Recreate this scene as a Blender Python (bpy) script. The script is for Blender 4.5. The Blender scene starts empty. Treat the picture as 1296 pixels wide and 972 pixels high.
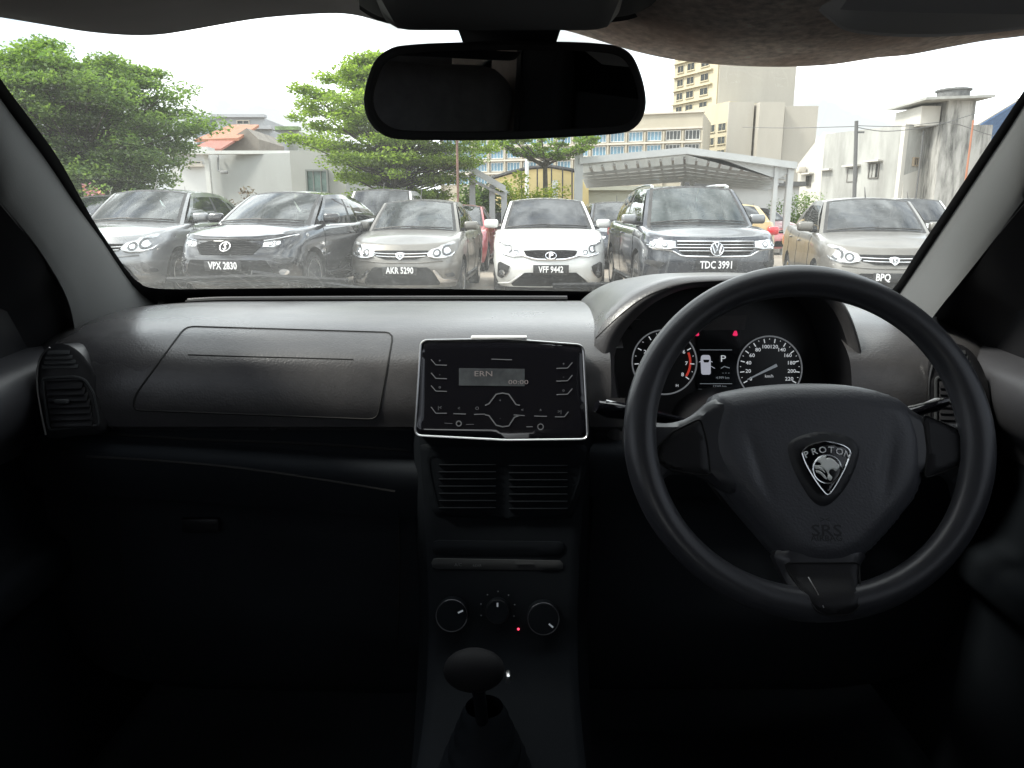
import bpy, bmesh, math, random
import numpy as np
from mathutils import Vector as V, Matrix, geometry
from mathutils.bvhtree import BVHTree
random.seed(7)
R = math.radians
SC = bpy.context.scene
COL = SC.collection
# ---------------------------------------------------------------- camera model
TH = R(12.8); FPX = 936.0; CAMZ = 1.22
CT, ST = math.cos(TH), math.sin(TH)
def ray(u, v):
    a = (u-648)/FPX; b = (486-v)/FPX
    return V((a, CT+b*ST, -ST+b*CT))
def P(u, v, Y):
    d = ray(u, v)
    return V((0, 0, CAMZ)) + d*(Y/d.y)
EYE = V((0, 0, CAMZ))
class Fr:
    """a plane in the world: origin, two axes and a normal"""
    def __init__(s, o, ex, ey):
        s.o = V(o); s.ex = V(ex).normalized(); s.ey = V(ey).normalized(); s.n = s.ex.cross(s.ey).normalized()
        s.ey = s.n.cross(s.ex)
    def hit(s, u, v):
        d = ray(u, v); t = (s.o-EYE).dot(s.n)/d.dot(s.n); p = EYE+d*t-s.o
        return (p.dot(s.ex), p.dot(s.ey))
    def hits(s, pts): return [s.hit(*p) for p in pts]
    def pt(s, x, y, h=0.0): return s.o+s.ex*x+s.ey*y+s.n*h
    def mat(s, x=0, y=0, h=0):
        m = Matrix((s.ex, s.ey, s.n)).transposed().to_4x4(); m.translation = s.pt(x, y, h); return m
# ---------------------------------------------------------------- materials
MATS = {}
def nt(m):
    m.use_nodes = True; t = m.node_tree; t.nodes.clear(); return t
def N(t, typ, **kw):
    n = t.nodes.new(typ)
    for k, v in kw.items():
        if k.startswith('i_'):
            key = k[2:]; key = int(key) if key.isdigit() else key.replace('_', ' ')
            n.inputs[key].default_value = v
        else: setattr(n, k, v)
    return n
def mat(name, col, rough=.5, metal=0., var=0., vscale=3., bump=0., bscale=40., coat=0., spec=.5, emit=None, estr=1., stretch=None, dirt=None, dscale=2., rvar=0.):
    """principled with optional noise variation (var), bump and soft streaky dirt (dirt=(colour, amount))"""
    if name in MATS: return MATS[name]
    m = bpy.data.materials.new(name); t = nt(m); MATS[name] = m
    o = N(t, 'ShaderNodeOutputMaterial'); b = N(t, 'ShaderNodeBsdfPrincipled')
    c4 = tuple(col)+(1,) if len(col) == 3 else col
    b.inputs['Base Color'].default_value = c4; b.inputs['Roughness'].default_value = rough
    b.inputs['Metallic'].default_value = metal; b.inputs['Specular IOR Level'].default_value = spec
    b.inputs['Coat Weight'].default_value = coat; b.inputs['Coat Roughness'].default_value = .04
    L = t.links.new; L(b.outputs[0], o.inputs[0])
    if emit is not None:
        b.inputs['Emission Color'].default_value = tuple(emit)+(1,); b.inputs['Emission Strength'].default_value = estr
    if var or bump or dirt or rvar:
        tc = N(t, 'ShaderNodeTexCoord'); src = tc.outputs['Object']
        if stretch:
            mp = N(t, 'ShaderNodeMapping'); mp.inputs['Scale'].default_value = stretch; L(src, mp.inputs[0]); src2 = mp.outputs[0]
        else: src2 = src
    last = None
    if var:
        nz = N(t, 'ShaderNodeTexNoise', i_Scale=vscale, i_Detail=6., i_Roughness=.6); L(src2, nz.inputs['Vector'])
        r = N(t, 'ShaderNodeMapRange', i_1=.3, i_2=.7, i_3=1-var, i_4=1+var); L(nz.outputs[0], r.inputs[0])
        mx = N(t, 'ShaderNodeVectorMath', operation='SCALE'); mx.inputs[0].default_value = c4[:3]; L(r.outputs[0], mx.inputs['Scale'])
        last = mx.outputs[0]
    if dirt:
        nz = N(t, 'ShaderNodeTexNoise', i_Scale=dscale, i_Detail=8., i_Roughness=.65); L(src2, nz.inputs['Vector'])
        r = N(t, 'ShaderNodeMapRange', i_1=.42, i_2=.72, i_3=0., i_4=dirt[1]); L(nz.outputs[0], r.inputs[0])
        mx = N(t, 'ShaderNodeMix', data_type='RGBA'); L(r.outputs[0], mx.inputs[0])
        if last: L(last, mx.inputs[6])
        else: mx.inputs[6].default_value = c4
        mx.inputs[7].default_value = tuple(dirt[0])+(1,); last = mx.outputs[2]
    if last: L(last, b.inputs['Base Color'])
    if rvar:
        nz = N(t, 'ShaderNodeTexNoise', i_Scale=vscale*.7, i_Detail=5.); L(src, nz.inputs['Vector'])
        r = N(t, 'ShaderNodeMapRange', i_1=.3, i_2=.7, i_3=max(rough-rvar, .02), i_4=rough+rvar); L(nz.outputs[0], r.inputs[0]); L(r.outputs[0], b.inputs['Roughness'])
    if bump:
        nz = N(t, 'ShaderNodeTexNoise', i_Scale=bscale, i_Detail=3.); L(src, nz.inputs['Vector'])
        bp = N(t, 'ShaderNodeBump', i_Strength=bump, i_Distance=.002 if bscale < 200 else .00042 if bscale < 400 else .0003); L(nz.outputs[0], bp.inputs['Height']); L(bp.outputs[0], b.inputs['Normal'])
    return m
# ---------------------------------------------------------------- meshes
def link(o, parent=None):
    COL.objects.link(o)
    if parent is not None: o.parent = parent
    return o
def finish(me, smooth, ang=35):
    if smooth:
        me.polygons.foreach_set('use_smooth', [True]*len(me.polygons)); me.set_sharp_from_angle(angle=R(ang))
def mk(name, vs, fs, mats, parent=None, smooth=True, mi=None, ang=35, fixn=False):
    me = bpy.data.meshes.new(name); me.from_pydata([tuple(v) for v in vs], [], fs)
    if not isinstance(mats, (list, tuple)): mats = [mats]
    for m in mats: me.materials.append(m)
    if mi is not None: me.polygons.foreach_set('material_index', mi)
    if fixn:
        bm = bmesh.new(); bm.from_mesh(me); bmesh.ops.remove_doubles(bm, verts=bm.verts, dist=1e-5)
        bmesh.ops.recalc_face_normals(bm, faces=bm.faces); bm.to_mesh(me); bm.free()
    me.validate(); finish(me, smooth, ang)
    return link(bpy.data.objects.new(name, me), parent)
class B:
    def __init__(s): s.v = []; s.f = []; s.m = []
    def add(s, vs, fs, mi=0):
        k = len(s.v); s.v += [V(v) for v in vs]; s.f += [tuple(i+k for i in f) for f in fs]; s.m += [mi]*len(fs); return s
    def box(s, c, d, rot=None, mi=0):
        c = V(c); x, y, z = d[0]/2, d[1]/2, d[2]/2
        vs = [V((a*x, b*y, e*z)) for e in (-1, 1) for b in (-1, 1) for a in (-1, 1)]
        if rot is not None: vs = [rot @ p for p in vs]
        return s.add([p+c for p in vs], [(0, 2, 3, 1), (4, 5, 7, 6), (0, 1, 5, 4), (2, 6, 7, 3), (0, 4, 6, 2), (1, 3, 7, 5)], mi)
    def rbox(s, c, d, r=.01, seg=2, rot=None, mi=0):
        bm = bmesh.new(); bmesh.ops.create_cube(bm, size=1)
        for v in bm.verts: v.co = V((v.co.x*d[0], v.co.y*d[1], v.co.z*d[2]))
        bmesh.ops.bevel(bm, geom=bm.edges[:], offset=min(r, min(d)*.49), segments=seg, affect='EDGES', profile=.5)
        bm.verts.index_update()
        vs = [(rot @ v.co if rot is not None else v.co)+V(c) for v in bm.verts]; fs = [tuple(v.index for v in f.verts) for f in bm.faces]
        bm.free(); return s.add(vs, fs, mi)
    def tube(s, path, r, n=8, mi=0, closed=False, caps=True, sq=1.0):
        path = [V(p) for p in path]; m = len(path); rs = r if isinstance(r, (list, tuple)) else [r]*m
        rings = []; up = None
        for i, p in enumerate(path):
            a = path[(i-1) % m] if (closed or i > 0) else p; b = path[(i+1) % m] if (closed or i < m-1) else p
            t = (b-a).normalized()
            if up is None: up = t.orthogonal().normalized()
            up = (up-t*up.dot(t)).normalized(); w = t.cross(up)
            rings.append([p+(up*math.cos(2*math.pi*k/n)*sq+w*math.sin(2*math.pi*k/n))*rs[i] for k in range(n)])
        vs = [q for g in rings for q in g]; fs = []
        for i in range(m if closed else m-1):
            j = (i+1) % m
            for k in range(n):
                l = (k+1) % n; fs.append((i*n+k, i*n+l, j*n+l, j*n+k))
        if caps and not closed: fs += [tuple(range(n))[::-1], tuple((m-1)*n+k for k in range(n))]
        return s.add(vs, fs, mi)
    def grid(s, fn, nu, nv, mi=0, cu=False, cv=False, flip=False):
        vs = [V(fn(i/nu, j/nv)) for i in range(nu+(0 if cu else 1)) for j in range(nv+(0 if cv else 1))]
        w = nv+(0 if cv else 1); h = nu+(0 if cu else 1); fs = []
        for i in range(nu):
            for j in range(nv):
                a, b = i, (i+1) % h; c, d = j, (j+1) % w
                q = (a*w+c, b*w+c, b*w+d, a*w+d); fs.append(q[::-1] if flip else q)
        return s.add(vs, fs, mi)
    def lathe(s, prof, M, n=24, mi=0):
        """prof: list of (r, h) round the z axis of matrix M"""
        vs = []; fs = []
        for r, h in prof:
            for k in range(n): vs.append(M @ V((r*math.cos(2*math.pi*k/n), r*math.sin(2*math.pi*k/n), h)))
        for i in range(len(prof)-1):
            for k in range(n):
                l = (k+1) % n; fs.append((i*n+k, i*n+l, (i+1)*n+l, (i+1)*n+k))
        if prof[-1][0] > 1e-6: fs.append(tuple((len(prof)-1)*n+k for k in range(n)))
        if prof[0][0] > 1e-6: fs.append(tuple(range(n))[::-1])
        return s.add(vs, fs, mi)
    def poly(s, pts, mi=0): return s.add(pts, [tuple(range(len(pts)))], mi)
    def prism(s, pts, off, mi=0):
        n = len(pts); off = V(off); pts = [V(p) for p in pts]
        return s.add(pts+[p+off for p in pts], [tuple(range(n))[::-1], tuple(range(n, 2*n))]+[(i, (i+1) % n, (i+1) % n+n, i+n) for i in range(n)], mi)
    def build(s, name, mats, parent=None, smooth=True, ang=35, fixn=False):
        return mk(name, s.v, s.f, mats, parent, smooth, s.m if isinstance(mats, (list, tuple)) and len(mats) > 1 else None, ang, fixn)
def catmull(pts, n=6, closed=False):
    pts = [tuple(p) for p in pts]; m = len(pts); out = []; D = len(pts[0])
    for i in range(m if closed else m-1):
        p = [pts[(i+k) % m] if closed else pts[min(max(i+k, 0), m-1)] for k in (-1, 0, 1, 2)]
        for k in range(n):
            t = k/n
            out.append(tuple(.5*(2*p[1][d]+(p[2][d]-p[0][d])*t+(2*p[0][d]-5*p[1][d]+4*p[2][d]-p[3][d])*t*t+(3*p[1][d]-p[0][d]-3*p[2][d]+p[3][d])*t**3) for d in range(D)))
    if not closed: out.append(pts[-1])
    return out
def resample(pts, n, closed=False):
    P_ = [V(p) for p in pts]; P_ = P_+[P_[0]] if closed else P_
    L = [0]
    for a, b in zip(P_, P_[1:]): L.append(L[-1]+(b-a).length)
    out = []; j = 0; tot = L[-1]
    for i in range(n):
        t = tot*i/(n if closed else n-1)
        while j < len(L)-2 and L[j+1] < t: j += 1
        k = (t-L[j])/max(L[j+1]-L[j], 1e-9); out.append(P_[j].lerp(P_[j+1], min(k, 1)))
    return out
def lerpt(tab, x):
    if x <= tab[0][0]: return tab[0][1]
    for (a, b), (c, d) in zip(tab, tab[1:]):
        if x <= c: return b+(d-b)*(x-a)/(c-a) if c > a else d
    return tab[-1][1]
def smt(x): x = min(max(x, 0), 1); return x*x*(3-2*x)
def tri2d(poly, res):
    """triangulated polygon with inner grid points: (pts2d, tris, n_boundary, dist to the edge)"""
    poly = [V((p[0], p[1])) for p in poly]; per = sum((a-b).length for a, b in zip(poly, poly[1:]+poly[:1]))
    bd = [V((p.x, p.y)) for p in resample([(p.x, p.y, 0) for p in poly], max(int(per/res), 12), True)]
    A = np.array([(p.x, p.y) for p in bd]); Bn = np.roll(A, -1, 0)
    x0, y0 = A.min(0); x1, y1 = A.max(0)
    gx, gy = np.meshgrid(np.arange(x0+res/2, x1, res), np.arange(y0+res/2, y1, res)); G = np.stack([gx.ravel(), gy.ravel()], 1)
    if len(G):
        ins = np.zeros(len(G), bool)
        for a, b in zip(A, Bn):
            c = (a[1] > G[:, 1]) != (b[1] > G[:, 1])
            with np.errstate(divide='ignore', invalid='ignore'): xi = (b[0]-a[0])*(G[:, 1]-a[1])/(b[1]-a[1])+a[0]
            ins ^= c & (G[:, 0] < xi)
        G = G[ins]
    def dist(Q):
        d = np.full(len(Q), 1e9)
        for a, b in zip(A, Bn):
            ab = b-a; t = np.clip(((Q-a)@ab)/max(ab@ab, 1e-12), 0, 1); d = np.minimum(d, np.linalg.norm(Q-(a+t[:, None]*ab), axis=1))
        return d
    if len(G): G = G[dist(G) > res*.45]
    pts = [V((float(p[0]), float(p[1]))) for p in np.concatenate([A, G])] if len(G) else [V((float(p[0]), float(p[1]))) for p in A]
    n = len(A)
    vo, eo, fo, *_ = geometry.delaunay_2d_cdt(pts, [], [list(range(n))], 1, 1e-7)
    Q = np.array([(p.x, p.y) for p in vo]); d = dist(Q)
    return vo, [tuple(f) for f in fo], d, bd
def pillow(b, poly, fn, H, r, res, depth=None, mi=0, hfun=None):
    """domed plate over a polygon; fn(x, y, h) gives the world point"""
    vo, fo, d, bd = tri2d(poly, res)
    vs = []
    for p, q in zip(vo, d):
        t = min(q/r, 1) if r > 0 else 1; h = H*math.sqrt(max(0, 1-(1-t)**2))
        if hfun: h += hfun(p.x, p.y)*t
        vs.append(fn(p.x, p.y, h))
    b.add(vs, fo, mi)
    if depth:
        n = len(bd); b.add([fn(p.x, p.y, 0) for p in bd]+[fn(p.x, p.y, -depth) for p in bd], [(i, i+n, (i+1) % n+n, (i+1) % n) for i in range(n)]+[tuple(range(n, 2*n))], mi)
    return b
def rpoly(pts, r=.01, n=4):
    """round the corners of a polygon"""
    out = []; m = len(pts); pts = [V((p[0], p[1])) for p in pts]
    for i in range(m):
        a, p, c = pts[i-1], pts[i], pts[(i+1) % m]; ra = min(r, (a-p).length*.45, (c-p).length*.45)
        s = p+(a-p).normalized()*ra; e = p+(c-p).normalized()*ra
        for k in range(n+1):
            t = k/n; out.append(tuple(s*(1-t)**2+p*2*t*(1-t)+e*t*t))
    return out
def ell(cx, cy, rx, ry, n=32, a0=0, a1=360):
    return [(cx+rx*math.cos(R(a0+(a1-a0)*k/n)), cy+ry*math.sin(R(a0+(a1-a0)*k/n))) for k in range(n if a1-a0 >= 360 else n+1)]
def stroke(b, pts2, w, fn, mi=0, closed=False, h=0.0):
    """flat ribbon along a 2D path"""
    P2 = [V((p[0], p[1])) for p in pts2]; m = len(P2); vs = []
    for i, p in enumerate(P2):
        a = P2[(i-1) % m] if (closed or i) else p; c = P2[(i+1) % m] if (closed or i < m-1) else p
        t = (c-a).normalized(); nn = V((-t.y, t.x))*w/2; q1 = p+nn; q2 = p-nn
        vs += [fn(q1.x, q1.y, h), fn(q2.x, q2.y, h)]
    fs = [(2*i, 2*i+1, 2*((i+1) % m)+1, 2*((i+1) % m)) for i in range(m if closed else m-1)]
    return b.add(vs, fs, mi)
_TX = {}
def text(b, s, size, fn, cx=0, cy=0, sx=1.0, mi=0, h=0.0, ang=0, thick=0):
    """lettering laid through fn(x, y, h)"""
    key = (s, thick)
    if key not in _TX:
        cu = bpy.data.curves.new('t', 'FONT'); cu.body = s; cu.size = 1; cu.align_x = 'CENTER'; cu.align_y = 'CENTER'; cu.resolution_u = 2; cu.offset = thick
        ob = bpy.data.objects.new('t', cu); COL.objects.link(ob); dg = bpy.context.evaluated_depsgraph_get(); me = ob.evaluated_get(dg).to_mesh()
        _TX[key] = ([tuple(v.co) for v in me.vertices], [tuple(p.vertices) for p in me.polygons])
        bpy.data.objects.remove(ob); bpy.data.curves.remove(cu)
    vs, fs = _TX[key]; c, sn = math.cos(ang), math.sin(ang); out = []
    for v in vs:
        x, y = v[0]*size*sx, v[1]*size; out.append(fn(cx+x*c-y*sn, cy+x*sn+y*c, h))
    return b.add(out, fs, mi)
def tag(o, label=None, cat=None, group=None, kind=None):
    if label: o['label'] = label
    if cat: o['category'] = cat
    if group: o['group'] = group
    if kind: o['kind'] = kind
    return o
def empty(name, loc=(0, 0, 0), rz=0, parent=None):
    o = bpy.data.objects.new(name, None); o.location = loc; o.rotation_euler = (0, 0, rz); o.empty_display_size = .2; return link(o, parent)
def bvh(*obs):
    vs = []; fs = []
    for o in obs:
        k = len(vs); vs += [v.co.copy() for v in o.data.vertices]; fs += [tuple(i+k for i in p.vertices) for p in o.data.polygons]
    return BVHTree.FromPolygons(vs, fs)
def shoot(t, u, v, off=0.0):
    d = ray(u, v).normalized(); h = t.ray_cast(EYE, d)
    if h[0] is None: return None
    n = h[1] if h[1].dot(d) < 0 else -h[1]
    return h[0]+n*off, n
# ================================================================ the cabin of the car we sit in
def plastic(name, col, rough, bump=.35, bs=700, var=.12, spec=.5):
    return mat(name, col, rough, bump=bump, bscale=bs, var=var, vscale=5, rvar=.04, spec=spec)
M_dash = mat('dash_plastic', (.043, .042, .045), .31, bump=.9, bscale=380, var=.10, vscale=5, rvar=.07, dirt=((.20, .19, .18), .20), dscale=7, stretch=(1, 2.5, 1))
M_black = plastic('black_plastic', (.010, .010, .0115), .45, spec=.3)
M_low = plastic('lower_shade_plastic', (.0075, .009, .011), .6, spec=.05)  # shade of the low cabin put into a near-black base colour
M_lowd = plastic('lower_dash_shade_plastic', (.017, .0195, .023), .6, spec=.05)  # darker dash copy that carries the shade below the ledge
M_soft = plastic('wheel_plastic', (.036, .037, .042), .33, bump=.3, bs=900)
M_cover = plastic('airbag_plastic', (.056, .058, .067), .40, bump=.9, bs=390)
M_gloss = mat('piano_black', (.006, .006, .008), .08, coat=.4)
M_chrome = mat('satin_chrome', (.62, .62, .62), .28, metal=1.)
M_pillar = mat('pillar_trim', (.076, .077, .076), .75, bump=.3, bscale=500, var=.05, vscale=8)
M_felt = mat('visor_felt', (.86, .78, .71), .95, bump=1., bscale=420, var=.35, vscale=130, dirt=((.55, .42, .35), .8), dscale=14)
M_visor = mat('visor_vinyl', (.42, .40, .38), .8, bump=.4, bscale=500, var=.06, vscale=10)
t = M_felt.node_tree; bs_ = next(n for n in t.nodes if n.type == 'BSDF_PRINCIPLED'); tl_ = N(t, 'ShaderNodeBsdfTranslucent'); mx_ = N(t, 'ShaderNodeMixShader'); mx_.inputs[0].default_value = .42
lk_ = bs_.inputs['Base Color'].links[0].from_socket; t.links.new(lk_, tl_.inputs[0]); t.links.new(bs_.outputs[0], mx_.inputs[1]); t.links.new(tl_.outputs[0], mx_.inputs[2]); t.links.new(mx_.outputs[0], next(n for n in t.nodes if n.type == 'OUTPUT_MATERIAL').inputs[0])
M_lining = mat('roof_lining', (.34, .34, .34), .95, bump=.5, bscale=500)
M_groove = mat('groove_black', (.004, .004, .004), .8)
M_console = mat('overhead_plastic', (.036, .038, .040), .8, spec=.12, bump=.3, bscale=600)
M_lcd = mat('display_glass', (.012, .013, .015), .12)
M_white = mat('dial_white', (.6, .6, .6), .6, emit=(.9, .95, 1.), estr=.13)
M_dim = mat('dial_dim', (.25, .25, .26), .6, emit=(.8, .9, 1.), estr=.045)
M_red = mat('dial_red', (.5, .05, .04), .6, emit=(1., .08, .05), estr=.09)
M_warn = mat('warning_red', (.5, .02, .06), .5, emit=(1., .03, .15), estr=.20)
M_icon = mat('key_print', (.11, .115, .125), .5)
M_frit = mat('ceramic_border', (.008, .008, .009), .35)
M_carpet = mat('carpet', (.055, .062, .07), .98, spec=.05, bump=1, bscale=300)

CABIN = empty('car_interior', (0, 0, .2))
tag(CABIN, 'dark cabin round the viewer with dusty dashboard, black steering wheel and rear-view mirror', 'car interior')
class _C: pass
def cab(b, name, m, parent=None, **kw):
    """build in world coordinates, then hang under the cabin (whose base is at z .2)"""
    o = b.build(name, m, parent or CABIN, **kw)
    if parent is None or parent is CABIN: o.location = (0, 0, -.2)
    return o
# ---- dashboard body
PROF = catmull([(1.47, 1.040), (1.40, 1.062), (1.30, 1.073), (1.17, 1.078), (1.07, 1.073), (1.01, 1.061), (.972, 1.040), (.955, 1.012), (.949, .975), (.952, .945)], 7)
PROF += catmull([(.966, .938), (.972, .926), (.955, .918), (.948, .905), (.952, .875), (.965, .84)], 4)
PROF += catmull([(.985, .835), (.99, .80), (.985, .70), (1.0, .60), (1.08, .46), (1.25, .36)], 5)
def dash_pt(s, t):
    x = (2*s-1)*.748
    i = t*(len(PROF)-1); k = min(int(i), len(PROF)-2); y, z = V(PROF[k]).lerp(V(PROF[k+1]), i-k)
    e = max(0, (abs(x)-.50)/.2); y += .075*e*e*(1-smt((y-1.25)/.15)) if z > .9 else .05*e*e
    if z > 1.0: z -= .018*e*e
    # lower knee slope towards the middle of the car
    if z < .93 and abs(x) < .6 and x < 0: z -= .03*smt((x+.6)/.5)*(1 if z > .8 else .3)
    return (x, y, z)
b = B(); b.grid(dash_pt, 80, len(PROF)-1, flip=True)
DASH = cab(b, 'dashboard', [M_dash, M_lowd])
for p_ in DASH.data.polygons: p_.material_index = 1 if p_.center.z < .935 else 0  # shade on the lower dash is a darker material, split by height
tree_d = bvh(DASH)
def groove(name, px, m=M_groove, r=.0011, closed=False, tree=None, off=.0001, parent=None, n=5):
    pts = [shoot(tree or tree_d, u, v, off) for u, v in ([(p.x, p.y) for p in resample([(a, c, 0) for a, c in px], 150, True)] if closed else catmull(px, 5))]
    pts = [p[0] for p in pts if p]
    b = B(); b.tube(pts, r, n, closed=closed); o = b.build(name, m, parent or DASH)
    return o
# airbag lid: a seam and a faint upper slit line
groove('airbag_lid_seam', rpoly([(235, 413), (498, 421), (493, 450), (478, 531), (168, 519), (171, 500)], 10, 3), closed=True, r=.0013)
groove('airbag_lid_crease', [(238, 449), (300, 451), (380, 453), (447, 455)], r=.0009)
# defroster slot along the glass
b = B(); pts = [V((x, 1.345-.03*(x/.7)**2, dash_pt((x/.748+1)/2, .1)[2]+.006)) for x in [-.58+.68*i/40 for i in range(41)]]
b.tube(pts, .0045, 6, sq=.7); b.build('defroster_lip', M_dash, DASH)
b = B(); b.tube([p+V((0, -.009, -.0015)) for p in pts], .0032, 6); b.build('defroster_slot', M_groove, DASH)
# ledges below the lid and the glovebox door
groove('trim_seam', [(120, 548), (250, 556), (400, 562), (516, 570)], r=.0022)
groove('trim_seam', [(110, 578), (200, 583), (300, 592), (400, 606), (500, 622)], r=.0020)
b = B(); q = shoot(tree_d, 256, 663, .004); b.rbox(q[0], (.055, .010, .022), .004); o = b.build('glovebox_handle', M_black, DASH)
groove('glovebox_seam', [(150, 640), (160, 760), (185, 840)], r=.0016); groove('glovebox_seam', [(505, 650), (505, 760), (500, 840)], r=.0016)
# ---- centre stack
SP = catmull([(1.06, 1.066), (1.005, 1.055), (.972, 1.040), (.952, .99), (.938, .93), (.930, .86), (.915, .78), (.895, .72), (.87, .665), (.80, .62), (.62, .60), (.30, .60), (.05, .60), (.0, .57), (0, .3)], 5)
def stack_pt(s, t):
    i = t*(len(SP)-1); k = min(int(i), len(SP)-2); y, z = V(SP[k]).lerp(V(SP[k+1]), i-k)
    hw = lerpt([(0, .11), (.62, .105), (.72, .108), (.90, .118), (1.0, .125), (1.08, .125)], z)
    q = 2*s-1; e = max(0, (abs(q)-.86)/.14)
    dn = .055*e**2.2
    return (q*hw*(1+.10*max(0, e))-.012, y+(dn if z > .64 else 0), z-(dn*1.5 if z <= .64 else dn*.3))
b = B(); b.grid(stack_pt, 40, len(SP)-1, flip=True); STACK = cab(b, 'center_console', M_low); STACK.data.name = 'center_console'
tree_s = bvh(STACK)
# ---- radio
RF = Fr(P(636, 494, .938), (1, 0, 0), (0, math.sin(R(15)), math.cos(R(15))))
ro = rpoly(RF.hits([(533, 431), (640, 429.5), (738, 437), (744, 556), (640, 557), (525, 551)]), .009, 5)
b = B(); pillow(b, ro, RF.pt, .003, .006, .006, depth=.03); RADIO = cab(b, 'radio', M_gloss)
b = B(); b.tube([RF.pt(x, y, .0015) for x, y in ro], .0016, 8, closed=True); b.build('bezel', M_chrome, RADIO)
b = B(); d = RF.hits([(581, 466), (664, 467), (664, 489), (581, 488)]); b.poly([RF.pt(x, y, .0036) for x, y in d][::-1]); b.build('display', mat('radio_lcd', (.05, .055, .06), .25, var=.3, vscale=60), RADIO)
rd = lambda x, y, h: RF.pt(x, y, .0040+h)
def rtext(b, s, u, v, size, sx=1.0, **k): x, y = RF.hit(u, v); text(b, s, size, rd, x, y, sx, **k)
for a_ in (('ERN', 612, 473.5, .0098, 1.35), ('00:00', 656, 484, .0080, 1.5)):
    b = B(); rtext(b, *a_); b.build('display_lettering', mat('radio_digits', (.14, .12, .12), .4, emit=(.8, .75, .75), estr=.02), RADIO)
def rl(b, pts, w=.0013): stroke(b, RF.hits(pts), w, rd)
def icon(name, fn):
    b = B(); fn(b); return b.build(name, M_icon, RADIO)
for sgn, us, vs in ((1, 548, (462, 479, 495)), (-1, 722, (466, 482, 499))):
    for v in vs:
        icon('key', lambda b: (rl(b, [(us-sgn*2, v-7), (us+sgn*4, v), (us+sgn*18, v+.5)]), rtext(b, '+' if v < 470 else '-' if v < 490 else 'o', us+sgn*9, v-5, .006)))
for pts in ([(546, 515), (552, 523), (566, 523)], [(574, 523.5), (590, 524)], [(600, 524.5), (614, 524)], [(650, 525), (664, 526)], [(676, 526.5), (692, 527)], [(702, 527.5), (714, 527.5), (719, 521)]):
    icon('key', lambda b: rl(b, pts))
icon('key', lambda b: (rl(b, [(614, 513), (619, 511), (628, 499), (636, 497.5), (644, 499), (653, 512), (658, 513)], .0017), rtext(b, '+', 633, 507, .006)))
icon('key', lambda b: (rl(b, [(614, 525), (619, 526), (628, 538), (636, 540), (644, 539), (651, 528), (658, 525.5)], .0017), rtext(b, '-', 633, 529, .006)))
for s_, u, v in (('|<', 557, 516), ('<', 581, 517), ('O', 604, 517), ('<', 661, 519), ('^', 684, 520), ('>|', 708, 521)): icon('key', lambda b: rtext(b, s_, u, v, .0062))
icon('knob', lambda b: (stroke(b, [(x, y) for x, y in ell(*RF.hit(581, 536), .0032, .0032, 16)], .0016, rd, closed=True), rl(b, [(563, 535.5), (573, 536)], .0006), rl(b, [(590, 537), (600, 537)], .0006)))
icon('knob', lambda b: (stroke(b, [(x, y) for x, y in ell(*RF.hit(684, 540), .0036, .0036, 16)], .0014, rd, closed=True), rl(b, [(666, 540), (674, 540)], .0012)))
icon('key', lambda b: rl(b, [(622, 454.8), (648, 455.6)], .0012))
b = B(); x0, y0 = RF.hit(596, 430); x1, _ = RF.hit(667, 430); b.rbox(RF.pt((x0+x1)/2, y0+.0035, -.004), (x1-x0, .012, .004), .0015, rot=Matrix.Rotation(R(0), 3, 'X')); cab(b, 'loose_label_strip', mat('strip_white', (.75, .75, .74), .5))
# ---- vents between radio and slot
def slab(name, px, m, H=.002, r=.003, depth=.01, tree=None, par=None, Y0=None, tilt=12, res=.006):
    c = shoot(tree or tree_s, sum(p[0] for p in px)/len(px), sum(p[1] for p in px)/len(px), .002)[0]
    f = Fr(c, (1, 0, 0), (0, math.sin(R(tilt)), math.cos(R(tilt)))); b = B(); pillow(b, rpoly(f.hits(px), .008, 4), f.pt, H, r, res, depth); return b.build(name, m, par or STACK), f
vs_, vf = slab('vent_surround', [(530, 562), (744, 563), (742, 600), (725, 656), (640, 659), (548, 652), (536, 600)], M_low, .003, .004, tilt=8)
b = B(); stroke(b, rpoly(vf.hits([(541, 575), (735, 576), (733, 605), (716, 649), (640, 652), (556, 646), (545, 605)]), .008, 4), .0022, vf.pt, closed=True, h=.0042); b.build('vent_trim', M_low, vs_)
for k in range(7):
    b = B(); a = vf.hit(556, 588+k*9); c = vf.hit(628, 588.5+k*9); b.rbox(vf.pt((a[0]+c[0])/2, a[1], .004), (c[0]-a[0], .010, .0022), .001, rot=Matrix.Rotation(R(-25), 3, 'X')); b.build('vent_slat', M_low, STACK)
    b = B(); a = vf.hit(644, 589+k*9); c = vf.hit(718, 589.5+k*9); b.rbox(vf.pt((a[0]+c[0])/2, a[1], .004), (c[0]-a[0], .010, .0022), .001, rot=Matrix.Rotation(R(-25), 3, 'X')); b.build('vent_slat', M_low, STACK)
sl, sf = slab('storage_slot', [(547, 684), (715, 686), (713, 704), (547, 702)], M_low, .0015, .002, tilt=8)
ac, af = slab('switch_strip', [(546, 707), (713, 710), (713, 722), (546, 720)], M_console, .002, .002, tilt=8)
b = B(); text(b, 'A/C', .006, af.pt, *af.hit(580, 714), h=.003); text(b, 'REAR', .005, af.pt, *af.hit(604, 715), h=.003); b.build('key_lettering', M_icon, ac)
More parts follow.
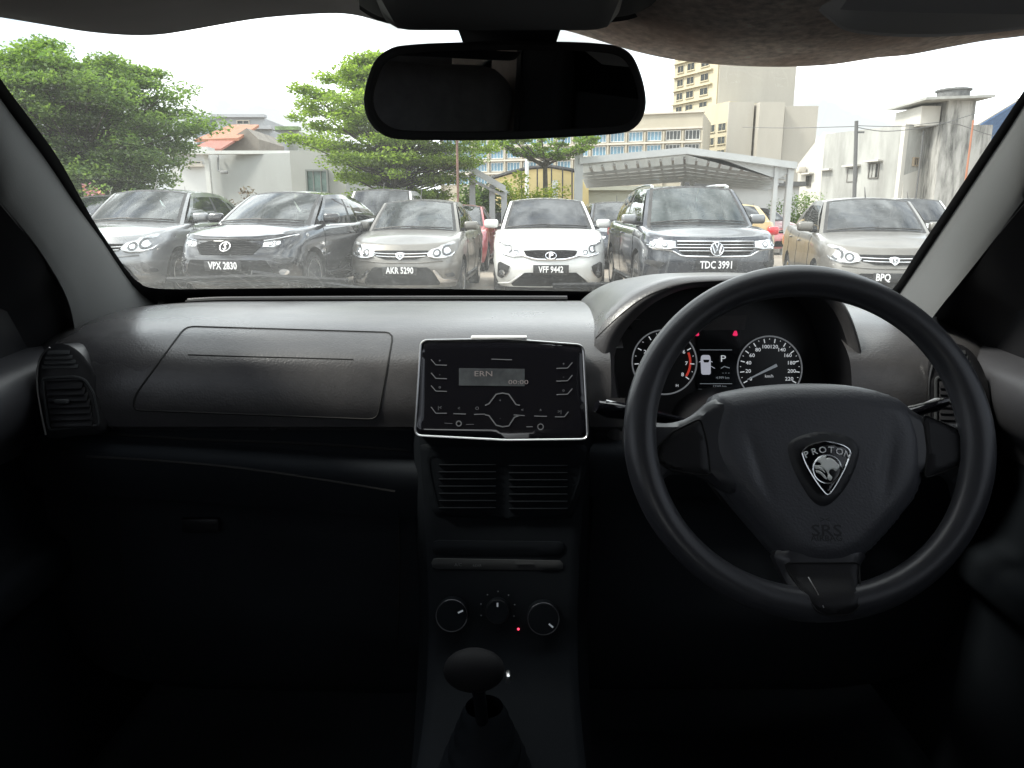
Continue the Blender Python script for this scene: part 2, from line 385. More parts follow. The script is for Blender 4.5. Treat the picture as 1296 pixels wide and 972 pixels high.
# climate knobs
for (u, v, r_, ang) in ((573, 775, .0205, 25), (630, 771, .0150, 90), (687, 779, .0205, -40)):
    q, n = shoot(tree_s, u, v, .001); ex = V((1, 0, 0)); f = Fr(q, ex, n.cross(ex))
    b = B(); b.lathe([(r_*1.05, 0), (r_*1.0, .016), (r_*.92, .019), (0, .019)], f.mat(), 32); kb = b.build('climate_knob', M_low, STACK)
    b = B(); b.tube([f.pt(*p, .0175) for p in ell(0, 0, r_*.99, r_*.99, 40)], .0006, 6, closed=True); b.build('knob_ring', mat('dull_ring', (.12, .12, .13), .4, metal=1.) if r_ > .018 else M_black, kb)
    b = B(); a = R(ang); stroke(b, [(r_*.45*math.cos(a), r_*.45*math.sin(a)), (r_*.8*math.cos(a), r_*.8*math.sin(a))], .0022, f.pt, h=.0196); b.build('pointer', M_dim, kb)
    if r_ < .018:
        b = B()
        for k in range(7):
            a = R(200-k*37); b.box(f.pt(1.55*r_*math.cos(a), 1.55*r_*math.sin(a), .0008), (.0018, .0018, .001))
        b.build('dial_marking', M_icon, kb)
q, n = shoot(tree_s, 656, 796, .001); b = B(); b.lathe([(.0016, 0), (.0012, .0015), (0, .0018)], Fr(q, (1, 0, 0), n.cross(V((1, 0, 0)))).mat(), 12); b.build('indicator_lamp', mat('led_red', (.4, .02, .05), .4, emit=(1., .05, .1), estr=.8), STACK)
# gear lever
b = B(); g0 = P(612, 905, .70); gk = P(600, 848, .66)
b.tube([g0+V((0, .02, -.05)), g0.lerp(gk, .5), gk], .007, 10); GL = cab(b, 'gear_lever', M_low)
b = B(); b.grid(lambda s, t: gk+V((.031*math.cos(2*math.pi*s)*math.sin(math.pi*t), .020*math.sin(2*math.pi*s)*math.sin(math.pi*t), .022*math.cos(math.pi*t))), 24, 12, cu=True); b.build('gear_knob', mat('knob_black', (.012, .012, .013), .7, spec=.1), GL)
b = B(); b.rbox(gk+V((.034, .0, -.008)), (.005, .012, .010), .002); b.build('release_button', M_chrome, GL)
b = B(); b.grid(lambda s, t: (g0.x+.055*(1-.6*t)*math.cos(2*math.pi*s)*(1+.05*math.sin(t*30)), g0.y+.02+.07*(1-.7*t)*math.sin(2*math.pi*s), .60+.09*t), 24, 14, cu=True); b.build('gear_gaiter', M_low, GL)
# ---- side air vents
def side_vent(sgn):
    f = Fr(P(86, 490, .955), (1, .12, 0), (0, math.sin(R(8)), math.cos(R(8))))
    if sgn > 0:
        f = Fr(V((-f.o.x+.0, f.o.y, f.o.z)), (1, -.12, 0), (0, math.sin(R(8)), math.cos(R(8))))
    lf = Fr(P(86, 490, .955), (1, .12, 0), (0, math.sin(R(8)), math.cos(R(8))))
    mir = lambda pts: [(-x*sgn*-1 if sgn < 0 else -x, y) for x, y in lf.hits(pts)]
    out = mir(catmull([(46, 548), (42, 515), (48, 478), (62, 450), (80, 436), (98, 436), (112, 447), (121, 468), (124, 500), (122, 550), (85, 552)], 4, True))
    b = B(); pillow(b, out, f.pt, .004, .006, .008, depth=.05); o = cab(b, 'air_vent', M_black)
    b = B(); b.tube([f.pt(x, y, .004) for x, y in mir(catmull([(100, 439), (112, 449), (120, 470), (122.5, 500), (120, 548)], 5))], [.0013]*21, 6); b.build('vent_trim', mat('dull_chrome', (.30, .30, .30), .3, metal=1.), o)
    b = B(); b.tube([f.pt(x, y, .0055) for x, y in mir(rpoly([(50, 540), (52, 500), (60, 482), (72, 477), (114, 477), (114, 542)], 5, 4))], .002, 6, closed=True); b.build('vent_frame', M_console, o)
    for k in range(7):
        a, c = mir([(58+max(0, 3-k)*2, 487+k*8), (110, 487+k*8)]); b = B(); b.rbox(f.pt((a[0]+c[0])/2, a[1], .006), (abs(c[0]-a[0]), .012, .002), .0008, rot=f.mat().to_3x3() @ Matrix.Rotation(R(-25), 3, 'X')); b.build('vent_slat', M_black, o)
    for k in range(4):
        a, c = mir([(72-k*3+4, 446+k*6), (104+k*3, 446+k*6)]); b = B(); b.rbox(f.pt((a[0]+c[0])/2, a[1], .0045), (abs(c[0]-a[0]), .006, .0016), .0006, rot=f.mat().to_3x3() @ Matrix.Rotation(R(-25), 3, 'X')); b.build('vent_slat', M_console, o)
    a, c = mir([(82, 507), (100, 507)]); b = B(); b.rbox(f.pt((a[0]+c[0])/2, a[1], .011), (.017, .006, .010), .002, rot=f.mat().to_3x3()); b.build('vent_tab', M_console, o)
side_vent(-1); side_vent(1)
# ---- instrument binnacle
KF = Fr(P(925, 440, .985), (1, 0, 0), (0, math.sin(R(4)), math.cos(R(4))))
ko = resample([(x, y, 0) for x, y in catmull(KF.hits([(768, 575), (757, 500), (751, 450), (757, 420), (778, 393), (808, 370), (850, 353), (905, 349), (965, 349), (1020, 353), (1055, 368), (1078, 402), (1092, 450), (1101, 500), (1108, 575)]), 5)], 61)
ki = resample([(x, y, 0) for x, y in catmull(KF.hits([(800, 575), (783, 510), (777, 460), (785, 430), (803, 405), (830, 382), (868, 366), (920, 361), (975, 361), (1015, 366), (1045, 381), (1064, 410), (1076, 450), (1085, 500), (1090, 575)]), 5)], 61)
CF = Fr(P(905, 462, 1.045), (1, 0, 0), (0, math.sin(R(14)), math.cos(R(14))))
def shell(s, t):
    i = int(round(s*60)); o, n_ = ko[i], ki[i]
    w = KF.pt(o.x, o.y)
    if t <= .5:
        k = t/.5; f = V((w.x*.96+.295*.04, 1.33, min(w.z*.62+1.075*.38, 1.105))); e = w.lerp(f, 1-k); e.z += .010*math.sin(math.pi*k)*max(0, (w.z-1.0)/.15); return e
    k = (t-.5)/.5; p = KF.pt(o.x+(n_.x-o.x)*k, o.y+(n_.y-o.y)*k, .012*math.sin(math.pi*k)); return p
b = B(); b.grid(shell, 60, 20); BIN = cab(b, 'instrument_hood', M_dash)
bm = bmesh.new(); bm.from_mesh(DASH.data)
kill = []
for f in bm.faces:
    c = f.calc_center_median()
    if not (.1 < c.x < .55 and c.y < 1.28 and c.z > .90): continue
    d = c-EYE; t_ = (KF.o-EYE).dot(KF.n)/d.dot(KF.n); p = EYE+d*t_-KF.o; px_, py_ = p.dot(KF.ex), p.dot(KF.ey); ins_ = False
    for i in range(61):
        a, e = ki[i], ki[(i+1) % 61]
        if (a.y > py_) != (e.y > py_) and px_ < (e.x-a.x)*(py_-a.y)/(e.y-a.y)+a.x: ins_ = not ins_
    if ins_: kill.append(f)
bmesh.ops.delete(bm, geom=kill, context='FACES'); bm.to_mesh(DASH.data); bm.free()
def inner(s, t):
    i = int(round(s*60)); n_ = ki[i]; w = KF.pt(n_.x, n_.y)
    c = CF.o; d = V((c.x+(w.x-c.x)*.93, w.y+.075, c.z+(w.z-c.z)*.92)); return w.lerp(d, t)
b = B(); b.grid(inner, 60, 8); b.build('inner_wall', M_black, BIN)
tb = bvh(BIN); groove('hood_seam', [(754, 428), (775, 408), (797, 389), (820, 374), (845, 364)], tree=tb, r=.0008, parent=BIN)
# cluster face
b = B(); cp = CF.hits([(768, 590), (766, 440), (790, 400), (835, 368), (900, 352), (1000, 352), (1052, 366), (1082, 410), (1100, 590)]); b.poly([CF.pt(x, y, -.012) for x, y in cp][::-1]); CL = cab(b, 'instrument_cluster', mat('cluster_face', (.012, .012, .013), .35))
cf = lambda x, y, h: CF.pt(x, y, h-.006)
def ctext(b, s, u, v, size, sx=1.0, mi=0): text(b, s, size, cf, *CF.hit(u, v), sx, mi, h=.001)
def gauge(u, v, ru, labels, a0, a1, nm, red=None, needle=None):
    cx, cy = CF.hit(u, v); r = abs(CF.hit(u+ru, v)[0]-cx)
    b = B(); b.poly([cf(*p, -.003) for p in ell(cx, cy, r, r, 48)]); d = b.build('dial', mat('dial_face', (.008, .008, .009), .3), CL)
    b = B(); b.tube([cf(*p, 0) for p in ell(cx, cy, r, r, 64)], .0011, 6, closed=True); b.build('dial_ring', mat('dial_ring_grey', (.5, .5, .52), .4, metal=.3, emit=(.8, .85, .9), estr=.03), d)
    b = B(); n_ = len(labels)
    for i in range(2*(n_-1)+1):
        a = R(a0+(a1-a0)*i/(2*(n_-1))); l = .13 if i % 2 == 0 else .04
        stroke(b, [(cx+r*.93*math.cos(a), cy+r*.93*math.sin(a)), (cx+r*(.93-l)*math.cos(a), cy+r*(.93-l)*math.sin(a))], .0014 if i % 2 == 0 else .0008, cf, h=.0005)
    for i, s in enumerate(labels):
        if s is None: continue
        a = R(a0+(a1-a0)*i/(n_-1)); text(b, s, .0074, cf, cx+r*.68*math.cos(a), cy+r*.68*math.sin(a), 1.1, h=.001, thick=.01)
    b.build('dial_marking', M_white, d)
    if red:
        b = B(); stroke(b, [(cx+r*.80*math.cos(R(t)), cy+r*.80*math.sin(R(t))) for t in np.linspace(red[0], red[1], 20)], .0032, cf, h=.0004); b.build('red_band', M_red, d)
    if needle is not None:
        a = R(needle); b = B(); b.prism([cf(cx+x*math.cos(a)-y*math.sin(a), cy+x*math.sin(a)+y*math.cos(a), .003) for x, y in ((-.22*r, -.0022), (.8*r, -.0007), (.8*r, .0007), (-.22*r, .0022))], CF.n*.001); b.build('needle', M_dim, d)
    return d
gauge(842, 458, 41, ['0', '1', '2', '3', '4', '5', '6', '7', '8'], 215, -35, 8, red=(22, -33))
gauge(976, 466, 41, ['0', '20', '40', '60', '80', '100', '120', '140', '160', '180', '200', '220'], 209, -29, 11, needle=206)
for a_ in (('km/h', 975, 476, .0062), ('H', 858, 488, .006)): b = B(); ctext(b, *a_); b.build('unit_lettering', M_white, CL)
d = CF.hits([(884, 417), (939, 417), (939, 492), (884, 492)]); b = B(); b.poly([cf(x, y, -.002) for x, y in d][::-1]); LCD = b.build('info_display', M_lcd, CL)
b = B()
for l in ([(887, 442.5), (928, 442.5)], [(887, 485.5), (928, 485.5)]): stroke(b, CF.hits(l), .0007, cf, h=.0004)
ctext(b, '4.999 km', 916, 478, .0052); ctext(b, '- - -', 920, 471.5, .007); ctext(b, '____', 889, 491, .004); ctext(b, '12345 km', 912, 489, .005)
stroke(b, CF.hits([(914, 466), (918, 463.5), (925, 465.5)]), .0012, cf, h=.0004)
b.build('display_lettering', M_dim, LCD)
b = B(); ctext(b, 'P', 916.5, 454, .0135, 1.25); b.build('gear_letter', M_white, LCD)
b = B(); pillow(b, rpoly(CF.hits([(889, 449), (900, 449), (901, 455), (901, 474), (889, 474), (888, 455)]), .003, 4), cf, .0004, .001, .002); stroke(b, CF.hits([(901, 463), (906, 466)]), .0008, cf, h=.0005); stroke(b, CF.hits([(886, 458), (889, 457)]), .001, cf, h=.0005); stroke(b, CF.hits([(901, 457), (903, 458)]), .001, cf, h=.0005); b.build('car_symbol', mat('lcd_grey', (.3, .3, .33), .5, emit=(.75, .78, .9), estr=.11), LCD)
b = B(); b.poly([cf(x, y, .0012) for x, y in CF.hits([(891, 455), (899, 455), (898, 458.5), (892, 458.5)])][::-1]); b.build('car_symbol_window', M_lcd, LCD)
for u in (883, 932):
    b = B(); pillow(b, rpoly(CF.hits([(u-3.5, 424), (u-1, 418), (u+2, 418), (u+3.5, 424), (u+1, 425)]), .001, 3), cf, .0004, .001, .0015); b.build('warning_lamp', M_warn, CL)
b = B(); b.poly([cf(x, y, -.0035) for x, y in CF.hits([(872, 400), (948, 398), (945, 417), (876, 417)])][::-1]); b.build('upper_panel', mat('panel_warm', (.045, .04, .04), .4), CL)
# steering column shroud
def shroud(s, t):
    a = 2*math.pi*s; c0, c1 = V((.302, .82, .915)), V((.30, 1.04, .925)); c = c0.lerp(c1, t); return c+V((.062*math.cos(a)*(1+.15*t), 0, .05*math.sin(a)*(1+.1*t)))
b = B(); b.grid(shroud, 28, 6, cu=True); b.add([shroud(k/28, 0) for k in range(28)], [tuple(range(28))]); cab(b, 'column_shroud', M_black)
# stalks
b = B(); pts = [P(900, 545, .90), P(845, 530, .885), P(800, 522, .872), P(770, 518, .865), P(755, 514, .862)]; b.tube(pts, [.007, .008, .012, .013, .009], 12, sq=.75); st = cab(b, 'indicator_stalk', M_gloss)
b = B(); b.tube([P(767, 507, .86), P(795, 514, .866)], .0015, 6); b.build('stalk_highlight', M_chrome, st)  # highlight on the stalk's upper edge, laid on as a chrome strip
b = B(); b.tube([P(1110, 535, .90), P(1160, 520, .885), P(1185, 512, .88), P(1200, 508, .878)], [.007, .008, .011, .006], 12, sq=.75); st = cab(b, 'wiper_stalk', M_gloss)
b = B(); b.tube([P(1148, 516, .87), P(1170, 511, .868), P(1194, 505, .868)], .0016, 6); b.build('stalk_highlight', M_chrome, st)  # glint along the wiper stalk, modelled as a chrome strip
# ---- steering wheel
WF = Fr(P(1023, 562, .73), (1, 0, 0), (0, math.sin(R(22)), math.cos(R(22))))
WL = WF.hits([(790, 560), (1257, 560), (1023, 337), (1023, 787)])
wcx = (WL[0][0]+WL[1][0])/2; wcy = (WL[2][1]+WL[3][1])/2; wrx = (WL[1][0]-WL[0][0])/2; wry = (WL[2][1]-WL[3][1])/2
SW = empty('steering_wheel', (0, 0, -.2), 0, CABIN)
tr = .0162
def rim(s, t):
    a = 2*math.pi*s; c = 2*math.pi*t
    g = tr*(1.0+.05*math.cos(4*a)); rr = (wrx-tr) if False else ((wrx-tr)*(wry-tr))**.5
    x = wcx+((wrx-tr)+g*math.cos(c))*math.cos(a); y = wcy+((wry-tr)+g*math.cos(c))*math.sin(a)
    return WF.pt(x, y, .92*g*math.sin(c))
b = B(); b.grid(rim, 120, 20, cu=True, cv=True, flip=True); b.build('rim', M_soft, SW)
SF = Fr(WF.pt(0, 0, -.010), WF.ex, WF.ey)
lsp = [(806, 520), (824, 532), (848, 535), (876, 526), (906, 504), (935, 520), (938, 622), (910, 616), (886, 602), (852, 600), (838, 612), (832, 640), (806, 618), (800, 570)]
rsp = [(1243, 520), (1226, 534), (1200, 535), (1170, 526), (1136, 507), (1105, 520), (1102, 622), (1140, 616), (1170, 603), (1198, 600), (1212, 612), (1220, 640), (1243, 618), (1250, 570)]
bsp = [(985, 698), (990, 722), (997, 745), (1006, 766), (1018, 780), (1070, 780), (1082, 766), (1088, 745), (1092, 716), (1097, 698), (1045, 670)]
for sp in (lsp, rsp, bsp):
    b = B(); pillow(b, SF.hits(catmull(sp, 3, True)), lambda x, y, h: WF.pt(x, y, h-.016+(.019*smt((-y-.125)/.034) if sp is bsp else 0)), .012, .014, .006, depth=.012); b.build('spoke', M_soft, SW)
for sp in ([(831, 566), (848, 548), (885, 530), (893, 560), (898, 602), (868, 599), (842, 593), (829, 581)], [(1164, 525), (1205, 543), (1230, 569), (1228, 582), (1195, 596), (1166, 606), (1170, 570)], [(989, 712), (1086, 712), (1077, 750), (1070, 768), (1058, 774), (1031, 774), (1019, 768), (1007, 748)]):
    b = B(); pl = rpoly(SF.hits(sp), .006, 4); pillow(b, pl, lambda x, y, h: WF.pt(x, y, h-.0045+(.019*smt((-y-.125)/.034) if abs(x) < .06 else 0)), .003, .004, .005, depth=.004); ins = b.build('spoke_insert', M_gloss if 0 else M_black, SW)
    b = B(); b.tube([WF.pt(x, y, -.004+(.019*smt((-y-.125)/.034) if abs(x) < .06 else 0)) for x, y in pl], .0009, 6, closed=True); b.build('insert_seam', M_groove, ins)
b = B(); stroke(b, WF.hits([(1022, 730), (1028, 748), (1033, 766)]), .0011, lambda x, y, h: WF.pt(x, y, h+.019*smt((-y-.125)/.034)), h=-.0008); b.build('insert_line', M_chrome, SW)
hub = [(903, 503), (912, 496), (955, 488), (1010, 484), (1075, 486), (1125, 497), (1152, 514), (1166, 545), (1170, 575), (1169, 604), (1158, 634), (1120, 680), (1093, 707), (1068, 720), (1040, 723), (1012, 719), (990, 706), (965, 678), (920, 625), (897, 590), (889, 560), (893, 530)]
HF = Fr(WF.pt(0, 0, -.016), WF.ex, WF.ey); SF = Fr(WF.pt(0, 0, -.010), WF.ex, WF.ey); HP = HF.hits(catmull(hub, 3, True)); hx = sum(p[0] for p in HP)/len(HP); hy = sum(p[1] for p in HP)/len(HP)
rec = WF.hits(catmull([(998, 562), (1012, 552), (1040, 546), (1072, 552), (1086, 563), (1086, 580), (1076, 607), (1060, 630), (1043, 641), (1027, 633), (1010, 606), (999, 580)], 3, True))
rcx, rcy = WF.hit(1043, 590)
def hubh(x, y):
    # a flat-faced boss with two shallow flutes and a raised centre island
    r2 = ((x-rcx)/.045)**2+((y-rcy+.004)/.052)**2
    h = .010*math.exp(-r2*.35)*0+.004
    for s in (-1, 1):
        fx = rcx+s*(.066+.25*(y-rcy)) ; h -= .0028*math.exp(-((x-fx)/.006)**2)*math.exp(-((y-rcy)/.028)**2)
    return h
HO = lambda x, y, h: WF.pt(x, y, h-.024)
b = B(); pillow(b, HP, HO, .020, .024, .0042, depth=.020, hfun=hubh); HUB = b.build('airbag_cover', M_cover, SW)
hb = bvh(HUB)
def onhub(x, y, h): 
    p = WF.pt(x, y, .2); q = hb.ray_cast(p, -WF.n); return (q[0] if q[0] is not None else WF.pt(x, y, .03))+WF.n*h
b = B(); pillow(b, rec, onhub, .0035, .006, .004, depth=.003); b.build('badge_boss', mat('boss_plastic', (.020, .021, .024), .5, bump=.3, bscale=900), SW)
# badge
def bp(x, y): return WF.hit(980+x/6.07, 540+y/6.07)
shield = [bp(*p) for p in catmull([(190, 195), (240, 152), (300, 132), (365, 118), (430, 130), (500, 152), (545, 185), (547, 225), (520, 300), (475, 390), (425, 475), (383, 522), (345, 495), (285, 415), (225, 315), (195, 245)], 3, True)]
BZ = lambda x, y, h: WF.pt(x, y, .0085+h)
b = B(); pillow(b, shield, BZ, .001, .002, .002, depth=.012); BD = b.build('badge', M_gloss, SW)
M_silver = mat('badge_silver', (.82, .84, .84), .16, metal=1., emit=(.55, .58, .58), estr=.0)
b = B(); b.tube([BZ(x, y, .001) for x, y in shield], .0008, 6, closed=True); b.tube([BZ(x, y, .0014) for x, y in [bp(*p) for p in ell(375, 330, 107, 107, 40)]], .0008, 6, closed=True); b.build('badge_border', M_silver, BD)
b = B()
for i, ch in enumerate('PROTON'):
    a = R(118-i*11.4); cx, cy = 368+330*math.cos(a)*.98, 490-305*math.sin(a)
    text(b, ch, .0092, BZ, *bp(cx, cy), 1.1, h=.0022, ang=(a-math.pi/2)*.8, thick=.015)
b.build('badge_lettering', mat('badge_letter', (.9, .9, .9), .3), BD)
M_silver2 = mat('badge_figure', (.92, .94, .90), .3)
b = B()
for pl in ([(290, 268), (318, 240), (372, 224), (362, 248), (392, 242), (430, 262), (452, 288), (468, 298), (464, 322), (440, 346), (426, 334), (404, 330), (388, 346), (396, 372), (414, 392), (398, 418), (374, 398), (380, 372), (362, 340), (334, 318), (300, 300), (330, 298), (318, 280)],
           [(280, 300), (312, 306), (342, 326), (362, 360), (340, 344), (310, 328), (284, 326)], [(288, 336), (322, 344), (352, 370), (376, 408), (352, 398), (322, 368), (292, 356)], [(352, 258), (330, 274), (346, 284)]):
    pillow(b, [bp(*p) for p in catmull(pl, 2, True)], lambda x, y, h: BZ(x, y, .0016+h), .0012, .0015, .0012)
b.build('badge_emblem', M_silver2, BD)
b = B(); text(b, 'SRS', .016, onhub, *WF.hit(1046, 672), 1.3, h=.0003, thick=.01); text(b, 'AIRBAG', .008, onhub, *WF.hit(1046, 681.5), 1.15, h=.0003, thick=.01); text(b, '><', .009, onhub, *WF.hit(1044, 658), 1.1, h=.0003); b.build('embossed_lettering', mat('emboss', (.013, .014, .017), .5), SW)
# ---- windscreen
def ws(s, t):
    q = 2*s-1; yb, yt = 1.475-.10*q*q, .70-.05*q*q; zb, zt = 1.045, 1.425
    xb, xt = .80*q, .66*q
    y = yb+(yt-yb)*t; return (xb+(xt-xb)*t, y, zb+(zt-zb)*t+.012*math.sin(math.pi*t))
m = bpy.data.materials.new('windscreen_glass'); t = nt(m); L = t.links.new
o = N(t, 'ShaderNodeOutputMaterial'); tr_ = N(t, 'ShaderNodeBsdfTransparent'); tr_.inputs[0].default_value = (.93, .96, .94, 1)
gl = N(t, 'ShaderNodeBsdfGlossy'); gl.inputs['Roughness'].default_value = .0; fr = N(t, 'ShaderNodeFresnel', i_IOR=1.35)
mx = N(t, 'ShaderNodeMixShader'); L(fr.outputs[0], mx.inputs[0]); L(tr_.outputs[0], mx.inputs[1]); L(gl.outputs[0], mx.inputs[2])
df = N(t, 'ShaderNodeBsdfTranslucent'); df.inputs[0].default_value = (.82, .84, .80, 1); df2 = N(t, 'ShaderNodeBsdfDiffuse'); df2.inputs[0].default_value = (.7, .7, .68, 1)
ds = N(t, 'ShaderNodeMixShader'); ds.inputs[0].default_value = .25; L(df.outputs[0], ds.inputs[1]); L(df2.outputs[0], ds.inputs[2])
tc = N(t, 'ShaderNodeTexCoord')
n1 = N(t, 'ShaderNodeTexNoise', i_Scale=2.2, i_Detail=7., i_Roughness=.6); L(tc.outputs['Object'], n1.inputs['Vector'])
n2 = N(t, 'ShaderNodeTexNoise', i_Scale=260., i_Detail=2.); L(tc.outputs['Object'], n2.inputs['Vector'])
n2r = N(t, 'ShaderNodeMapRange', i_1=.62, i_2=.76, i_3=0., i_4=.10); L(n2.outputs[0], n2r.inputs[0])
n1r = N(t, 'ShaderNodeMapRange', i_1=.35, i_2=.75, i_3=.022, i_4=.060); L(n1.outputs[0], n1r.inputs[0])
# wiper arcs: fine rings of dust round the two wiper pivots
def arcs(px, py):
    mp = N(t, 'ShaderNodeMapping'); mp.inputs['Location'].default_value = (-px, -py, 0); mp.inputs['Scale'].default_value = (1, 1.1, 0); L(tc.outputs['Object'], mp.inputs[0])
    ln = N(t, 'ShaderNodeVectorMath', operation='LENGTH'); L(mp.outputs[0], ln.inputs[0])
    nn = N(t, 'ShaderNodeTexNoise', noise_dimensions='1D', i_Scale=90., i_Detail=4., i_Roughness=.8); L(ln.outputs['Value'], nn.inputs['W'])
    r = N(t, 'ShaderNodeMapRange', i_1=.60, i_2=.80, i_3=0., i_4=.06); L(nn.outputs[0], r.inputs[0]); return r
a1 = arcs(-.62, 1.50)
# dirt gathers low on the glass
sp_ = N(t, 'ShaderNodeSeparateXYZ'); L(tc.outputs['Object'], sp_.inputs[0]); lo = N(t, 'ShaderNodeMapRange', i_1=1.09, i_2=1.22, i_3=1.9, i_4=.75); L(sp_.outputs[2], lo.inputs[0])
lx = N(t, 'ShaderNodeMapRange', i_1=-.65, i_2=.0, i_3=1.2, i_4=.8); L(sp_.outputs[0], lx.inputs[0])
s1 = N(t, 'ShaderNodeMath', operation='ADD'); L(n2r.outputs[0], s1.inputs[0]); L(n1r.outputs[0], s1.inputs[1])
s2 = N(t, 'ShaderNodeMath', operation='ADD'); L(s1.outputs[0], s2.inputs[0]); L(a1.outputs[0], s2.inputs[1])
s3 = N(t, 'ShaderNodeMath', operation='MULTIPLY'); L(s2.outputs[0], s3.inputs[0]); L(lo.outputs[0], s3.inputs[1])
s4 = N(t, 'ShaderNodeMath', operation='MULTIPLY'); L(s3.outputs[0], s4.inputs[0]); L(lx.outputs[0], s4.inputs[1])
fx = N(t, 'ShaderNodeMixShader'); L(s4.outputs[0], fx.inputs[0]); L(mx.outputs[0], fx.inputs[1]); L(ds.outputs[0], fx.inputs[2]); L(fx.outputs[0], o.inputs[0])
M_glass = m
b = B(); b.grid(ws, 40, 24); WSO = cab(b, 'windscreen', M_glass); tw = bvh(WSO)
def wshot(u, v, off=0):
    q = shoot(tw, u, v, off)
    return q[0] if q else None
inn = catmull([(-200, -220), (-90, -40), (0, 96), (38, 148), (75, 200), (117, 275), (150, 325), (163, 343), (175, 355), (200, 364), (300, 364), (440, 363), (640, 366), (800, 372), (900, 374), (1000, 374), (1090, 374), (1118, 373), (1135, 358), (1160, 318), (1200, 258), (1296, 112), (1400, -45), (1500, -190)], 4)
outp = catmull([(-240, -220), (-130, -40), (-20, 96), (20, 150), (53, 200), (93, 275), (125, 325), (140, 350), (160, 368), (195, 385), (300, 384), (440, 383), (640, 386), (800, 392), (900, 394), (1000, 394), (1090, 394), (1135, 392), (1157, 368), (1185, 326), (1225, 266), (1310, 125), (1420, -45), (1530, -190)], 4)
vs = []; 
for (a, c) in zip(inn, outp):
    p = wshot(*a, .002); q = wshot(*c, .002)
    if p is None or q is None: continue
    vs += [p, q]
b = B(); b.add(vs, [(2*i, 2*i+1, 2*i+3, 2*i+2) for i in range(len(vs)//2-1)]); b.build('windscreen_border', M_frit, WSO)
# wipers lying outside along the bottom of the glass
for (a, c) in (((205, 361), (438, 362)), ((700, 368), (985, 372))):
    b = B(); q0 = wshot(*a); q1 = wshot(*c); b.tube([q0+V((0, .02, .008)), q0.lerp(q1, .5)+V((0, .025, .014)), q1+V((0, .02, .008))], .005, 6); b.tube([q0.lerp(q1, .45)+V((0, .03, .02)), q1+V((.02, .12, -.02))], .006, 6); cab(b, 'wiper', M_black)
# ---- A pillar trims
def pillar(inner_px, outer_px, Yi, Yo, bulge=.016):
    n_ = 40; A = resample([(u, v, 0) for u, v in catmull(inner_px, 5)], n_+1); C = resample([(u, v, 0) for u, v in catmull(outer_px, 5)], n_+1)
    YY = []
    for a in A:
        q = wshot(a.x, a.y); YY.append(q.y-.012 if q is not None else None)
    k0 = next(i for i, y in enumerate(YY) if y is not None); k1 = max(i for i, y in enumerate(YY) if y is not None)
    for i in range(len(YY)):
        if i < k0: YY[i] = YY[k0]+(YY[k0+3]-YY[k0])/3*(i-k0)
        elif i > k1 or YY[i] is None: YY[i] = YY[i-1]
    def fn(s, t):
        i = int(round(s*n_)); a, c = A[i], C[i]; p = P(a.x, a.y, YY[i]); q = P(c.x, c.y, lerpt(Yo, c.y))
        m_ = p.lerp(q, t); m_ += V((-math.copysign(1, m_.x)*.7, -.7, 0)).normalized()*bulge*math.sin(math.pi*min(t, 1))**.7; return m_
    b = B(); b.grid(fn, n_, 12); o = cab(b, 'pillar_trim', M_pillar)
    b = B(); b.grid(lambda s, t: V(fn(s, 0)).lerp(V(fn(s, 0))+V((math.copysign(.03, fn(s, 0)[0]), .06, .0)), t), n_, 2); b.build('trim_return', M_pillar, o)
    return fn
Yw = [(-160, .74), (125, .905), (245, 1.02), (385, 1.27)]
pillar([(-190, -150), (-60, 30), (0, 125), (56, 200), (93, 255), (128, 303), (158, 348), (178, 372), (206, 392)], [(-190, 30), (-60, 185), (0, 255), (40, 303), (62, 335), (80, 366), (90, 392), (94, 415), (96, 440)], Yw, [(30, .72), (255, .86), (340, .98), (440, 1.10)])
pillar([(1530, -240), (1400, -35), (1296, 135), (1250, 205), (1200, 280), (1139, 371), (1110, 410)], [(1560, -60), (1400, 110), (1296, 252), (1250, 314), (1215, 358), (1180, 402), (1150, 450)], [(-160, .70), (125, .90), (245, 1.0), (371, 1.22), (410, 1.24)], [(-60, .70), (255, .86), (340, .98), (450, 1.10)])
